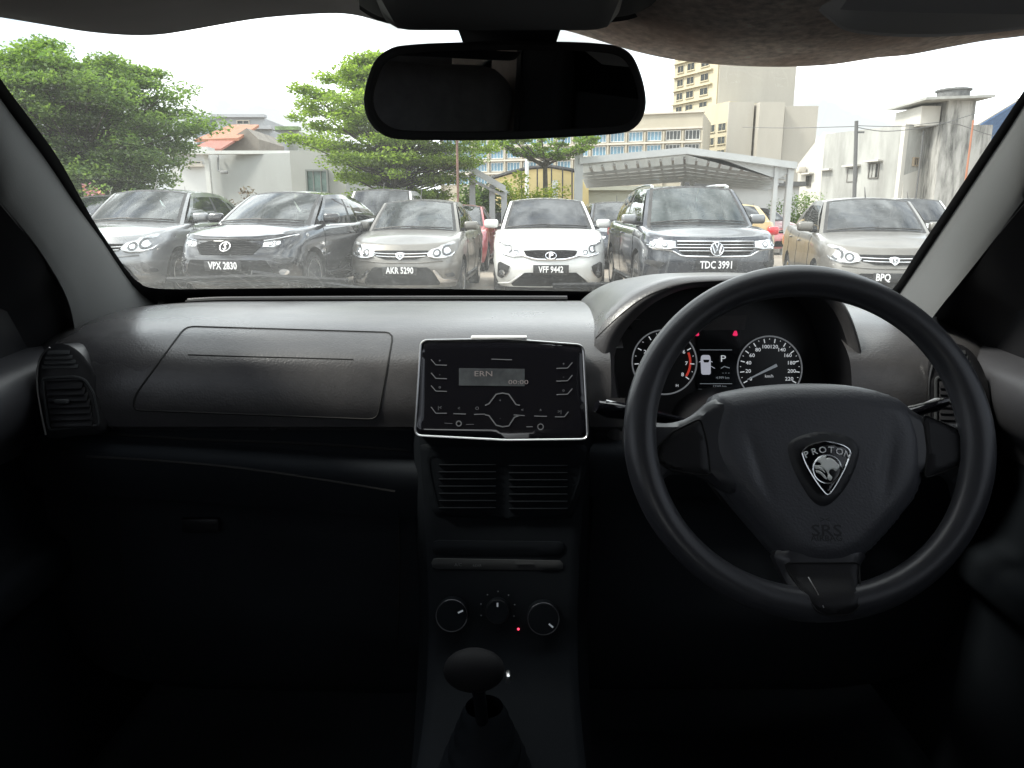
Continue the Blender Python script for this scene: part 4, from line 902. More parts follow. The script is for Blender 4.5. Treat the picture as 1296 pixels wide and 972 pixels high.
def front_saga(pl, clean=True):
    def fn(S, root, skin, ribbon, FD, pm):
        z0 = .66
        # grille between the lamps: dark mesh with two bright bars
        b = B(); skin(b, [(-.40, .735), (.40, .735), (.38, .665), (.22, .615), (-.22, .615), (-.38, .655)], .008, 0, 0, .04); gr = b.build('grille', M_mesh, root)
        for zz, ww in ((.692, .40), (.652, .36)):
            b = B(); ribbon(b, [(-ww, zz+.004), (-ww*.5, zz-.004), (0, zz-.006), (ww*.5, zz-.004), (ww, zz+.004)], .016, .014); b.build('grille_bar', M_chr, gr)
        b = B(); skin(b, [(-.065, .70), (0, .715), (.065, .70), (.055, .65), (0, .605), (-.055, .65)], .03, .012, .03, .02); bd = b.build('badge', M_chr, root)
        b = B(); skin(b, ell(0, .665, .032, .030, 14), .045, .0, 0, .02, depth=.003); b.build('badge_inlay', M_ldark, bd)
        b = B(); text(b, 'S', .06, lambda X, Z, hh: FD(X, Z, .0485+hh), 0, .665, 1.1); b.build('badge_emblem', M_lens, bd)
        lamp_details(root, skin, ribbon, [(.37, .685), (.43, .75), (.57, .81), (.72, .86), (.765, .84), (.775, .73), (.735, .655), (.62, .625), (.50, .62), (.41, .645)], dict(dark=[(.655, .735, .078), (.515, .70, .058)], lens=[(.655, .735, .045), (.515, .70, .032)]), [(.40, .655), (.50, .632), (.62, .638), (.725, .667), (.758, .73), (.75, .825)])
        # lower grille, blades and fog pockets
        b = B(); skin(b, [(-.40, .50), (.40, .50), (.52, .36), (.56, .24), (-.56, .24), (-.52, .36)], .006, 0, 0, .05); b.build('lower_grille', M_mesh, root)
        for mir in (False, True):
            b = B(); skin(b, [(.46, .46), (.50, .46), (.60, .33), (.78, .32), (.80, .27), (.56, .27)], .016, .006, .015, .03, mir); b.build('bumper_blade', M_chr if clean else pm, root)
            b = B(); skin(b, [(.62, .40), (.74, .42), (.76, .36), (.66, .35)], .008, 0, 0, .03, mir); b.build('fog_lamp', M_ldark, root)
        plate(root, FD, .455, pl, .50, .115)
        b = B(); ribbon(b, [(-.60, .585), (-.3, .565), (0, .56), (.3, .565), (.60, .585)], .022, -.002); b.build('bumper_crease', pm, root)
    return fn
def front_city(pl):
    def fn(S, root, skin, ribbon, FD, pm):
        b = B(); skin(b, [(-.45, 0.780), (.45, 0.780), (.44, 0.705), (.36, 0.615), (-.36, 0.615), (-.44, 0.705)], .008, 0, 0, .04); gr = b.build('grille', M_mesh, root)
        b = B(); ribbon(b, [(-.80, 0.790), (-.46, 0.793), (0, 0.800), (.46, 0.793), (.80, 0.790)], .026, .012); b.build('grille_bar', mat('dark_chrome', (.10, .10, .10), .15, metal=1.), gr)
        b = B()
        for k in range(5): ribbon(b, [(-.41+.01*k, .755-.028*k), (.41-.01*k, .755-.028*k)], .009, .010)
        b.build('grille_slat', M_mesh, gr)
        b = B(); b.tube([FD(.068*math.cos(a), .71+.055*math.sin(a), .03) for a in [2*math.pi*k/24 for k in range(24)]], .008, 6, closed=True); bd = b.build('badge', mat('dull_emblem', (.35, .35, .36), .4, metal=.8), root)
        b = B(); text(b, 'S', .10, lambda X, Z, hh: FD(X, Z, .034+hh), 0, .71, 1.1); b.build('badge_emblem', mat('dull_emblem', (.35, .35, .36), .4, metal=.8), bd); b = B(); skin(b, ell(0, .71, .06, .048, 18), .022, 0, 0, .02, depth=.003); b.build('badge_inlay', M_mesh, bd)
        lamp_details(root, skin, ribbon, [(.46, 0.780), (.62, 0.810), (.78, 0.850), (.835, 0.875), (.84, 0.845), (.80, 0.765), (.72, 0.720), (.58, 0.705), (.46, 0.710)], dict(dark=[(.55, .75, .03), (.63, .755, .035), (.71, .77, .035)], lens=[(.55, .75, .022), (.63, .755, .025), (.71, .77, .025)]), [(.46, 0.780), (.62, 0.807), (.80, 0.860)])
        b = B(); skin(b, [(-.52, 0.545), (.52, 0.545), (.60, 0.405), (.52, 0.295), (-.52, 0.295), (-.60, 0.405)], .006, 0, 0, .05); b.build('lower_grille', M_mesh, root)
        for mir in (False, True):
            b = B(); skin(b, [(.60, 0.545), (.80, 0.585), (.80, 0.545), (.66, 0.515)], .012, .004, .012, .03, mir); b.build('bumper_blade', M_trim, root)
            b = B(); skin(b, [(.64, 0.465), (.79, 0.495), (.78, 0.445), (.68, 0.435)], .012, .004, .012, .03, mir); b.build('bumper_blade', M_trim, root)
            b = B(); skin(b, ell(.70, .39, .045, .04, 14), .012, .004, .02, .02, mir); b.build('fog_lamp', M_lens, root)
        plate(root, FD, .475, pl, .50, .115)
        b = B(); ribbon(b, [(-.70, 0.245), (0, 0.235), (.70, 0.245)], .05, .0); b.build('chin_spoiler', M_trim, root)
    return fn
def front_myvi(pl):
    def fn(S, root, skin, ribbon, FD, pm):
        b = B(); skin(b, [(-.40, .725), (-.2, .735), (.2, .735), (.40, .725), (.36, .655), (.24, .605), (-.24, .605), (-.36, .655)], .008, 0, 0, .04); gr = b.build('grille', M_mesh, root)
        b = B(); ribbon(b, [(-.50, .675), (-.36, .635), (-.22, .602), (0, .595), (.22, .602), (.36, .635), (.50, .675)], .026, .014); b.build('grille_bar', M_chr, gr)
        b = B(); ribbon(b, [(-.38, .70), (0, .69), (.38, .70)], .012, .010); b.build('grille_slat', M_mesh, gr)
        b = B(); b.tube([FD(.078*math.cos(a), .655+.048*math.sin(a), .034) for a in [2*math.pi*k/24 for k in range(24)]], .010, 6, closed=True); bd = b.build('badge', M_chr, root)
        b = B(); text(b, 'P', .09, lambda X, Z, hh: FD(X, Z, .036+hh), .0, .655, 1.5, thick=.02); b.build('badge_emblem', M_chr, bd)
        lamp_details(root, skin, ribbon, [(.40, .66), (.46, .72), (.58, .80), (.72, .86), (.795, .875), (.80, .80), (.785, .71), (.70, .655), (.55, .625), (.44, .635)], dict(dark=[(.62, .745, .06), (.51, .70, .04)], lens=[(.63, .745, .042), (.51, .695, .026)]), [(.43, .65), (.56, .64), (.70, .67), (.765, .72), (.775, .80), (.74, .85)])
        b = B(); skin(b, [(-.38, .41), (.38, .41), (.58, .24), (.56, .20), (-.56, .20), (-.58, .24)], .006, 0, 0, .05); b.build('lower_grille', M_mesh, root)
        for mir in (False, True):
            b = B(); skin(b, [(.60, .50), (.74, .56), (.78, .54), (.79, .34), (.72, .31), (.64, .38)], .008, 0, 0, .03, mir); fp = b.build('fog_pocket', M_trim, root)
            b = B(); skin(b, ell(.72, .40, .045, .045, 14), .014, .006, .02, .02, mir); b.build('fog_lamp', M_lens, fp)
            b = B(); ribbon(b, [(.73, .345), (.66, .36), (.60, .44)], .012, .012, mir); b.build('fog_trim', M_chr, fp)
            b = B(); ribbon(b, [(.42, .385), (.60, .255), (.78, .225)], .022, .004, mir); b.build('bumper_blade', pm, root)
        plate(root, FD, .455, pl, .52, .14, cx=-.0)
    return fn
def front_suv(pl):
    def fn(S, root, skin, ribbon, FD, pm):
        b = B(); skin(b, [(-.50, .90), (.50, .90), (.50, .80), (.42, .72), (-.42, .72), (-.50, .80)], .008, 0, 0, .05); gr = b.build('grille', M_mesh, root)
        for zz, ww, wd in ((.895, .50, .022), (.855, .50, .012), (.815, .52, .018), (.775, .48, .012)):
            b = B(); ribbon(b, [(-ww, zz), (0, zz), (ww, zz)], wd, .014); b.build('grille_bar', M_chr, gr)
        b = B(); ribbon(b, [(-.80, .80), (-.58, .78), (-.44, .705), (0, .70), (.44, .705), (.58, .78), (.80, .80)], .024, .016); b.build('grille_bar', M_chr, gr)
        b = B(); b.tube([FD(.082*math.cos(a), .80+.082*math.sin(a), .035) for a in [2*math.pi*k/28 for k in range(28)]], .008, 6, closed=True); skin(b, ell(0, .80, .078, .078, 20), .024, 0, 0, .03, depth=.004, mi=1); bd = b.build('badge', [M_chr, M_ldark], root)
        b = B(); bf = lambda X, Z, hh: FD(X, Z, .038+hh)
        stroke(b, [(-.062, .855), (-.028, .748), (0, .800), (.028, .748), (.062, .855)], .017, bf); stroke(b, [(-.026, .872), (0, .815), (.026, .872)], .016, bf); b.build('badge_emblem', M_chr, bd)
        lamp_details(root, skin, ribbon, [(.52, .90), (.86, .93), (.885, .90), (.87, .83), (.80, .80), (.60, .795), (.52, .81)], dict(dark=[(.80, .86, .04), (.66, .855, .04)], lens=[(.80, .865, .028), (.66, .86, .028)]), [(.54, .815), (.62, .80), (.74, .81), (.86, .85), (.87, .90)])
        b = B(); skin(b, [(-.55, .50), (.55, .50), (.66, .38), (.60, .28), (-.60, .28), (-.66, .38)], .006, 0, 0, .05); b.build('lower_grille', M_mesh, root)
        for mir in (False, True):
            b = B(); skin(b, [(.64, .62), (.88, .66), (.88, .60), (.72, .55)], .010, .004, .012, .03, mir); b.build('bumper_vent', M_trim, root)
            b = B(); ribbon(b, [(.58, .34), (.70, .30), (.84, .33)], .020, .012, mir); b.build('bumper_blade', M_chr, root)
        plate(root, FD, .595, pl, .54, .13, size=.09)
    return fn
def front_plain(pl=None):
    def fn(S, root, skin, ribbon, FD, pm):
        zl = lerpt(S['top'], .1)
        b = B(); skin(b, [(-.40, zl-.03), (.40, zl-.03), (.36, zl-.14), (-.36, zl-.14)], .008, 0, 0, .06); b.build('grille', M_mesh, root)
        b = B(); ribbon(b, [(-.38, zl-.08), (.38, zl-.08)], .02, .014); b.build('grille_bar', M_chr, root)
        for mir in (False, True):
            b = B(); skin(b, [(.44, zl-.06), (.60, zl+.0), (.76, zl+.03), (.78, zl-.06), (.70, zl-.13), (.50, zl-.13)], .010, .012, .03, .04, mir); b.build('headlight', M_lamp, root)
        b = B(); skin(b, [(-.45, .44), (.45, .44), (.52, .26), (-.52, .26)], .006, 0, 0, .07); b.build('lower_grille', M_mesh, root)
        b = B(); y = FD(0, .48).y-.02; b.rbox((0, y, .48), (.48, .012, .11), .005); b.build('number_plate', M_plate, root)
    return fn
def gh(x, y): return .13*smt((-x-2.2)/1.4)
def at(u, Y, z=0): p = P(u, 273, Y); return (p.x, Y, gh(p.x, Y))
SAGA = dict(L=4.33, W=1.69, top=[(0, .775), (.2, .825), (.6, .90), (1.1, .97), (1.3, .98), (2.5, .99), (3.55, 1.05), (4.2, 1.07), (4.33, .98)], ycow=1.16, ywt=1.80, yrt=3.05, yrb=3.72, zr=1.475, wr=1.18, wcow=1.46, rw=.295, wfr=.79, wrr=3.25)
P_grey = paint('paint_warm_grey', (.17, .16, .145), .5, .36, .12, .5); P_silver = paint('paint_silver', (.21, .213, .22), .6, .30, .15)
P_blk = paint('paint_black', (.010, .010, .014), .0, .15, .02); P_wht = paint('paint_white', (.60, .60, .585), 0, .35, .12)
P_dk = paint('paint_dark_grey', (.030, .034, .044), .3, .20, .06)
car('parked_car', 'silver-grey saloon with ten-spoke wheels in the front row beside the black saloon', P_silver, at(106, 9.75), 2, dict(SAGA, L=4.2, rw=.31, rim=(.70, 10), quarter=True), front_saga('', False), (G_clear, G_mid), 'cars in the front row')
car('parked_car', 'black saloon with number plate VPX 2830 and black grille', P_blk, at(278, 9.45), 9, dict(L=4.55, W=1.71, zb=.17, top=[(0, .80), (.2, .84), (.6, .91), (1.1, .965), (1.3, .975), (2.6, .985), (3.75, 1.05), (4.4, 1.07), (4.55, 1.0)], ycow=1.12, ywt=1.90, yrt=3.25, yrb=4.0, zr=1.44, wr=1.15, wcow=1.46, wfr=.86, wrr=3.46, rw=.31, rim=(.72, 10), aerial=False, bow=.24), front_city('VPX 2830'), (G_clear, G_mid), 'cars in the front row')
car('parked_car', 'warm grey saloon with number plate AKR 5290', P_grey, at(504, 10.7), 3, SAGA, front_saga('AKR 5290'), (G_clear, G_mid), 'cars in the front row')
car('parked_car', 'white hatchback with dark windscreen and number plate VFF 9442', P_wht, at(698, 10.9), 0, dict(L=3.9, W=1.735, top=[(0, .75), (.2, .80), (.55, .92), (.95, 1.0), (1.2, 1.01), (2.4, 1.02), (3.4, 1.08), (3.8, 1.08), (3.9, 1.0)], ycow=.98, ywt=1.62, yrt=3.25, yrb=3.7, zr=1.50, wr=1.20, wcow=1.50, wfr=.75, wrr=3.2, rw=.29, rim=(.66, 8), aerial=False, zb=.19), front_myvi('VFF 9442'), (G_dark, G_dark), 'cars in the front row')
car('parked_suv', 'dark grey SUV with chrome roof rails and number plate TDC 3991', P_dk, at(910, 9.75), 0, dict(L=4.5, W=1.84, zb=.24, top=[(0, .93), (.2, .965), (.55, 1.02), (1.0, 1.07), (1.25, 1.08), (2.6, 1.10), (3.8, 1.14), (4.4, 1.12), (4.5, 1.05)], fr=[(.24, .12), (.4, .03), (.62, 0), (.8, .02), (.93, .08), (.98, .12)], ycow=1.06, ywt=1.68, yrt=3.75, yrb=4.25, zr=1.655, wr=1.28, wcow=1.58, wfr=.90, wrr=3.58, rw=.355, rim=(.7, 5), aerial=False, tailz=(.85, 1.05), bow=.16, pillarB=.44, quarter=True, mirmat=P_silver), front_suv('TDC 3991'), (carglass('car_glass_green', (.42, .62, .58), (.06, .11, .11), 1.95, .15), G_mid), 'cars in the front row', rails=True, cat='suv')
car('parked_car', 'warm grey saloon with number plate starting BPQ, beyond the steering wheel', P_grey, at(1140, 9.45), 12, SAGA, front_saga('BPQ'), (G_mid, G_mid), 'cars in the front row')
# second row and beyond
MPV = dict(L=4.3, W=1.72, top=[(0, .80), (.2, .85), (.6, .97), (.95, 1.04), (2.5, 1.06), (3.9, 1.10), (4.2, 1.08), (4.3, 1.0)], ycow=.95, ywt=1.6, yrt=3.6, yrb=4.1, zr=1.62, wr=1.26, wcow=1.52)
P_w2 = paint('paint_white_old', (.66, .67, .66), 0, .4, .2); P_red = paint('paint_red', (.34, .035, .045), .2, .35, .35); P_yel = paint('paint_yellow', (.48, .33, .12), .1, .4, .2); P_pink = paint('paint_faded_red', (.45, .14, .15), .1, .5, .4)
gl2 = (G_mid, G_dark)
car('parked_car', 'white people carrier behind the gap between the black and the warm grey saloons', P_w2, at(468, 15.2), 0, dict(MPV, zr=1.74), front_plain(), gl2, 'cars in the rows behind')
car('parked_car', 'red car showing past the flank of the warm grey saloon AKR 5290', P_red, at(566, 16.4), 3, SAGA, front_plain(), gl2, 'cars in the rows behind')
car('parked_car', 'small silver car far behind the white hatchback', P_silver, at(648, 23), 0, dict(SAGA, zr=1.36), front_plain(), gl2, 'cars in the rows behind')
car('parked_car', 'dark people carrier between the white hatchback and the dark grey SUV', P_dk, at(794, 17.2), 0, dict(MPV, zr=1.56), front_plain(), gl2, 'cars in the rows behind')
car('parked_car', 'yellow hatchback parked tail out behind the dark grey SUV', P_yel, (4.9, 20.2, 0), 180, dict(MPV, L=4.1, yrt=3.3, yrb=3.75, zr=1.50, wr=1.20, tailz=(.82, 1.0)), front_plain(), (G_dark, G_dark), 'cars in the rows behind')
car('parked_car', 'faded red car behind the yellow hatchback', P_pink, at(1000, 24), -20, dict(MPV, zr=1.48), front_plain(), gl2, 'cars in the rows behind')
car('parked_van', 'white van with dark windscreen behind the warm grey saloon BPQ', P_w2, at(1188, 15.5), 8, dict(MPV, zr=1.60), front_plain(), (G_dark, G_dark), 'cars in the rows behind', cat='van')
car('parked_car', 'pale silver car half hidden behind the left windscreen pillar', P_silver, at(72, 13.6), 0, dict(SAGA, zr=1.50), front_plain(), gl2, 'cars in the rows behind')
car('parked_car', 'pale car beyond the people carrier, under the big tree', P_w2, at(420, 19.5), 5, dict(SAGA, zr=1.40), front_plain(), gl2, 'cars in the rows behind')

# ================================================================ ground
b = B(); b.grid(lambda s, t: (lambda x, y: (x, y, gh(x, y)-.001))((2*s-1)*abs(2*s-1)*250, -20+420*t*t), 160, 40)
g = b.build('ground', mat('gravel_lot', (.25, .215, .175), .95, var=.35, vscale=.5, bump=.8, bscale=14, dirt=((.16, .14, .12), .8), dscale=.35)); tag(g, kind='structure')
b = B(); b.grid(lambda s, t: (-30+60*s, 3+6.2*t, gh(-30+60*s, 0)+.006), 120, 4); o = b.build('lane', mat('asphalt_lane', (.09, .088, .085), .9, var=.3, vscale=1.2, bump=.6, bscale=30, dirt=((.22, .18, .14), .6), dscale=.8)); tag(o, kind='structure')
# ================================================================ buildings
W_cream = lambda n, c, dirt=.5, ds=.25: mat(n, c, .85, var=.06, vscale=.4, dirt=((c[0]*.55, c[1]*.54, c[2]*.52), dirt), dscale=ds, stretch=(1, 1, .25))
M_pane = mat('blue_pane', (.085, .18, .25), .12, var=.3, vscale=.35)
M_pane2 = mat('dark_pane', (.025, .028, .028), .15, var=.5, vscale=1.5)
M_wframe = mat('window_frame_white', (.62, .62, .60), .6)
M_conc = mat('concrete_band', (.48, .44, .38), .9, var=.1, vscale=1)
def bldg(name, label, cat='building'):
    o = empty(name, (0, 0, 0)); return tag(o, label, cat)
class Wall:
    """vertical facade between ground points a and c; (s metres along, z) -> world"""
    def __init__(s, a, c):
        s.a = V((a[0], a[1], 0)); s.c = V((c[0], c[1], 0)); s.d = (s.c-s.a); s.L = s.d.length; s.d.normalize(); s.n = V((s.d.y, -s.d.x, 0))
        if s.n.dot(V((s.a.x, s.a.y, 0))) > 0: s.n = -s.n
    def pt(s, x, z, off=0): return s.a+s.d*x+V((0, 0, z))+s.n*off
def window(W, x, z, w, h, par, mp=M_pane, mf=M_wframe, bars=1, recess=.0, sill=True, pd=.03):
    b = B(); fw = min(.12, w*.07); d = .12
    rot = Matrix((W.d, -W.n, V((0, 0, 1)))).transposed()
    for (cx, cz, sw, sh) in ((x, z+h/2-fw/2, w, fw), (x, z-h/2+fw/2, w, fw), (x-w/2+fw/2, z, fw, h-2*fw), (x+w/2-fw/2, z, fw, h-2*fw)): b.box(W.pt(cx, cz, d*.5), (sw, d, sh), rot)
    for k in range(bars): b.box(W.pt(x-w/2+w*(k+1)/(bars+1), z, d*.4), (fw*.7, d*.6, h-2*fw), rot)
    f = b.build('window', mf, par, smooth=False)
    b = B(); b.box(W.pt(x, z, .02), (w-fw, .04, h-fw), rot); b.build('pane', mp, f, smooth=False)
    if sill: b = B(); b.box(W.pt(x, z-h/2-.06, d), (w+.2, .3, .10), rot); b.build('sill', mf, f, smooth=False)
    return f
def xz(u, v, Y): p = P(u, v, Y); return p
# long cream block with blue windows
HB = bldg('office_block', 'long cream office block with rows of blue windows beyond the parking lot')
p0, p1 = P(560, 240, 168), P(885, 240, 150); Wl = Wall((p0.x, p0.y), (p1.x, p1.y)); zt_ = P(860, 143, 151).z
M_hb = W_cream('block_cream', (.38, .345, .275), .25, .08)
b = B(); bk = -Wl.n*18; b.prism([Wl.pt(0, 0), Wl.pt(Wl.L, 0), Wl.pt(Wl.L, zt_), Wl.pt(0, zt_)], bk); b.build('wall', M_hb, HB, smooth=False)
zrow = [P(850, v, 152).z for v in (171.5, 189, 206.5, 224)]
rot = Matrix((Wl.d, -Wl.n, V((0, 0, 1)))).transposed()
for k, z in enumerate(zrow):
    b = B(); b.box(Wl.pt(Wl.L/2, z+1.28, .30), (Wl.L, .6, .35), rot); b.build('floor_band', M_conc, HB, smooth=False)
nb = 15
for r_, z in enumerate(zrow):
    for c_ in range(nb):
        x = Wl.L*(c_+.5)/nb
        window(Wl, x, z, Wl.L/nb*.78, 1.85, HB, M_pane if c_ < 13 else M_pane2, bars=3, sill=False)
for c_ in range(nb+1):
    b = B(); b.box(Wl.pt(Wl.L*c_/nb, zt_*.42, .25), (.35, .5, zt_*.84), rot); b.build('pilaster', M_hb, HB, smooth=False)
b = B(); b.box(Wl.pt(Wl.L/2, zt_+.15, -.2), (Wl.L+.4, 1.2, .3), rot); b.build('parapet', M_conc, HB, smooth=False)
# tower
TB = bldg('tower_block', 'tall cream tower with a blank slab side and rows of small dark windows')
M_tw = W_cream('tower_lit_cream', (.44, .39, .28), .22, .06); M_tg = W_cream('tower_shaded_grey', (.38, .355, .31), .15, .05)  # sunlit and shaded faces each get their own base colour
a_, c_ = P(853, 100, 196), P(908, 100, 182); Wt = Wall((a_.x, a_.y), (c_.x, c_.y)); ztop = P(905, 20, 182).z
b = B(); b.prism([Wt.pt(0, 0), Wt.pt(Wt.L, 0), Wt.pt(Wt.L, ztop), Wt.pt(0, ztop)], -Wt.n*16); b.build('wall', M_tw, TB, smooth=False)
e_ = P(1007, 100, 186); Ws = Wall((c_.x+.4, c_.y-.2), (e_.x, e_.y))
b = B(); b.prism([Ws.pt(0, 0), Ws.pt(Ws.L, 0), Ws.pt(Ws.L, ztop+2), Ws.pt(0, ztop+2)], -Ws.n*14); b.build('core_slab', M_tg, TB, smooth=False)
K = 936/188.
for r_ in range(12):
    z = P(880, 82, 188).z+3.2-r_*3.15
    for cx, ww in ((Wt.L*.16, 1.9), (Wt.L*.40, 2.2), (Wt.L*.72, 2.3)):
        window(Wt, cx, z, ww*1.25, 1.7, TB, M_pane2, M_tw, bars=1, sill=True)
    if r_ < 12: b = B(); b.box(Wt.pt(Wt.L*.45, z+1.35, .35), (Wt.L*.9, .7, .25), Matrix((Wt.d, -Wt.n, V((0, 0, 1)))).transposed()); b.build('sun_shade', M_tw, TB, smooth=False)
# stepped lower wing
WB = bldg('tower_wing', 'lower stepped wing of the cream tower with a windowed flank', 'building')
a_, c_ = P(868, 150, 182), P(923, 150, 168); Wv = Wall((a_.x, a_.y), (c_.x, c_.y)); zw = P(923, 128, 168).z
b = B(); b.prism([Wv.pt(0, 0), Wv.pt(Wv.L, 0), Wv.pt(Wv.L, zw), Wv.pt(0, zw)], -Wv.n*12); b.build('wall', M_tw, WB, smooth=False)
for r_ in range(4):
    z = P(915, 160+r_*17, 169).z
    for k in range(4): window(Wv, Wv.L*(.14+.24*k), z, Wv.L*.17, 1.7, WB, M_pane2, M_tw, bars=1)
for (u0, u1, v, Y, dep) in ((923, 955, 129, 168, 10), (962, 994, 129, 166, 10), (994, 1036, 134, 168, 10)):
    q0, q1 = P(u0, v, Y), P(u1, v, Y); Wq = Wall((q0.x, q0.y), (q1.x, q1.y)); b = B(); b.prism([Wq.pt(0, 0), Wq.pt(Wq.L, 0), Wq.pt(Wq.L, q1.z), Wq.pt(0, q1.z)], -Wq.n*dep); b.build('stair_block', M_tg, WB, smooth=False)
q0, q1 = P(954, 133, 172), P(963, 133, 172); b = B(); b.box(((q0.x+q1.x)/2, 174, q0.z/2), (q1.x-q0.x+.3, 3, q0.z)); b.build('link_wall', M_tw, WB, smooth=False)
# white shophouse on the right
SH = bldg('shophouse', 'old white shophouse with stained walls and a row of small barred windows', 'building')
M_sh = W_cream('lime_white', (.50, .48, .44), .38, .45); M_shg = mat('shaded_stained_render', (.36, .36, .34), .9, var=.1, vscale=.5, dirt=((.16, .155, .145), .75), dscale=.55, stretch=(1.6, 1.6, .35))  # white for the sunlit front; stained copy greyed to carry the gable's shade
M_stain = mat('black_stained_render', (.36, .35, .33), .9, var=.15, vscale=.8, dirt=((.06, .06, .055), 1.25), dscale=.9, stretch=(2.2, 2.2, .4))
q0 = P(1004, 200, 53); q1 = P(1145, 200, 45); Wf = Wall((q0.x, q0.y), (q1.x, q1.y)); zc = P(1145, 157, 45).z
def sx_of(u):
    d = ray(u, 200); n = Wf.n; t = (Wf.a-EYE).dot(n)/d.dot(n); p = EYE+d*t; return (p-Wf.a).dot(Wf.d), p
def sz(u, v):
    d = ray(u, v); t = (Wf.a-EYE).dot(Wf.n)/d.dot(Wf.n); p = EYE+d*t; return ((p-Wf.a).dot(Wf.d), p.z)
prof_ = [sz(1010, 262), sz(1010, 208), sz(1042, 167), sz(1066, 181), sz(1145, 157), sz(1145, 262)]; prof_[0] = (prof_[0][0], 0); prof_[-1] = (prof_[-1][0], 0)
b = B(); b.prism([Wf.pt(x, z) for x, z in prof_], -Wf.n*7); b.build('wall', M_sh, SH, smooth=False)
b = B(); pr = [sz(1046, 168), sz(1103, 170), sz(1068, 180.5)]; b.prism([Wf.pt(x, z, -.6) for x, z in pr], -Wf.n*5); b.build('roof', mat('tile_brown', (.16, .09, .07), .9), SH, smooth=False)
for (u, v0, v1, w_) in ((1024, 222, 236, 7), (1048, 217, 233, 9.5), (1080, 212, 231, 15), (1107, 206, 226, 15)):
    x0, zz0 = sz(u-w_/2, v1); x1, zz1 = sz(u+w_/2, v0); window(Wf, (x0+x1)/2, (zz0+zz1)/2, x1-x0, zz1-zz0, SH, M_pane2, mat('weathered_frame', (.12, .11, .10), .8), bars=2, sill=False)
    b = B(); b.box(Wf.pt((x0+x1)/2, zz1+.12, .2), (x1-x0+.35, .5, .1), Matrix((Wf.d, -Wf.n, V((0, 0, 1)))).transposed()); b.build('window_hood', M_sh, SH, smooth=False)
b = B(); b.box(Wf.pt(Wf.L*.99, zc/2, .12), (.25, .3, zc), Matrix((Wf.d, -Wf.n, V((0, 0, 1)))).transposed()); b.build('corner_pilaster', M_sh, SH, smooth=False)
x0, z0 = sz(1018, 215); b = B(); b.rbox(Wf.pt(x0, z0, .3), (.5, .5, .4), .05); b.build('outdoor_unit', M_conc, SH)
# its gable end, greyed in colour for shade
q2 = P(1196, 200, 46.5); Wg = Wall((q1.x+.02, q1.y-.02), (q2.x, q2.y))
GE = bldg('gable_end', 'stained end wall, greyed for shade, with two small louvred openings', 'building')
b = B(); b.prism([Wg.pt(0, 0), Wg.pt(Wg.L, 0), Wg.pt(Wg.L, zc), Wg.pt(0, zc)], -Wg.n*6); b.build('wall', M_shg, GE, smooth=False)
for (u0, u1, mm) in ((1152, 1164, mat('louvre_tan', (.35, .28, .2), .8)), (1171, 1184, M_conc)):
    f0 = P(u0, 202, 45.5).x; f1 = P(u1, 202, 45.5).x; k0 = (f0-Wg.a.x)/max(Wg.d.x, .1); k1 = (f1-Wg.a.x)/max(Wg.d.x, .1); window(Wg, (k0+k1)/2, P(1160, 205, 45.5).z, k1-k0, .5, GE, M_pane2, mm, bars=3, sill=False)
# stair tower with water tank
TW = bldg('stair_tower', 'black-streaked rendered stair tower carrying a round water tank', 'building')
q3, q4 = P(1188, 200, 44), P(1243, 200, 44); Wx = Wall((q3.x, q3.y), (q4.x, q4.y)); z1_ = P(1200, 158, 44).z; z2_ = P(1200, 127, 44).z
b = B(); b.prism([Wx.pt(0, 0), Wx.pt(Wx.L*1.15, 0), Wx.pt(Wx.L*1.15, z1_), Wx.pt(0, z1_)], -Wx.n*4); b.build('wall', M_stain, TW, smooth=False)
xa, xb = P(1199, 150, 43.9).x-q3.x, P(1234, 150, 43.9).x-q3.x
b = B(); b.prism([Wx.pt(xa, z1_-.01, .02), Wx.pt(xb, z1_-.01, .02), Wx.pt(xb, z2_, .02), Wx.pt(xa, z2_, .02)], -Wx.n*3); b.build('upper_wall', M_stain, TW, smooth=False)
b = B(); pz = P(1178, 134, 43.8); b.box((P(1184, 145, 44).x, 46, (z1_+z2_)/2-.1), (P(1197, 1, 44).x-P(1172, 1, 44).x, 3, z2_-z1_-.25)); b.build('side_room', M_sh, TW, smooth=False)
b = B(); b.box((P(1205, 130, 44).x, 45.4, z2_+.06), (P(1250, 1, 44).x-P(1162, 1, 44).x, 4.4, .14), Matrix.Rotation(R(-2), 3, 'Y')); b.build('roof_slab', M_shg, TW, smooth=False)
tk = V((P(1219, 120, 44).x, 45, z2_+.13)); b = B(); b.lathe([(.75, 0), (.85, .1), (.85, .45), (.95, .5), (.95, .58), (.8, .62), (0, .66)], Matrix.Translation(tk), 20); b.build('water_tank', mat('tank_grey', (.12, .12, .12), .8, var=.4, vscale=3), TW)
b = B(); b.tube([tk+V((.1, 0, .6)), tk+V((.1, 0, 1.8))], .03, 5); b.build('aerial', M_conc, TW)
# blue roof
BR = bldg('blue_roof_shed', 'shed with a sloping blue metal roof behind the stair tower', 'shed')
b = B(); b.prism([P(1236, 160, 56), P(1300, 120, 52), P(1340, 150, 52), P(1290, 200, 56)], V((0, .1, -.15))); b.build('roof', mat('blue_metal', (.10, .19, .38), .5, var=.2, vscale=2, stretch=(4, 1, 1)), BR, smooth=False)
b = B(); c0 = P(1275, 230, 56); b.box((c0.x+2.6, 58, 3), (8, 3.5, 6)); b.build('wall', M_shg, BR, smooth=False)
b = B(); b.tube([P(1236, 158, 55.8), P(1300, 119, 51.8)], .09, 5); b.tube([P(1262, 178, 55.8), P(1320, 135, 51.8)], .07, 5); b.build('roof_beam', M_wframe, BR)
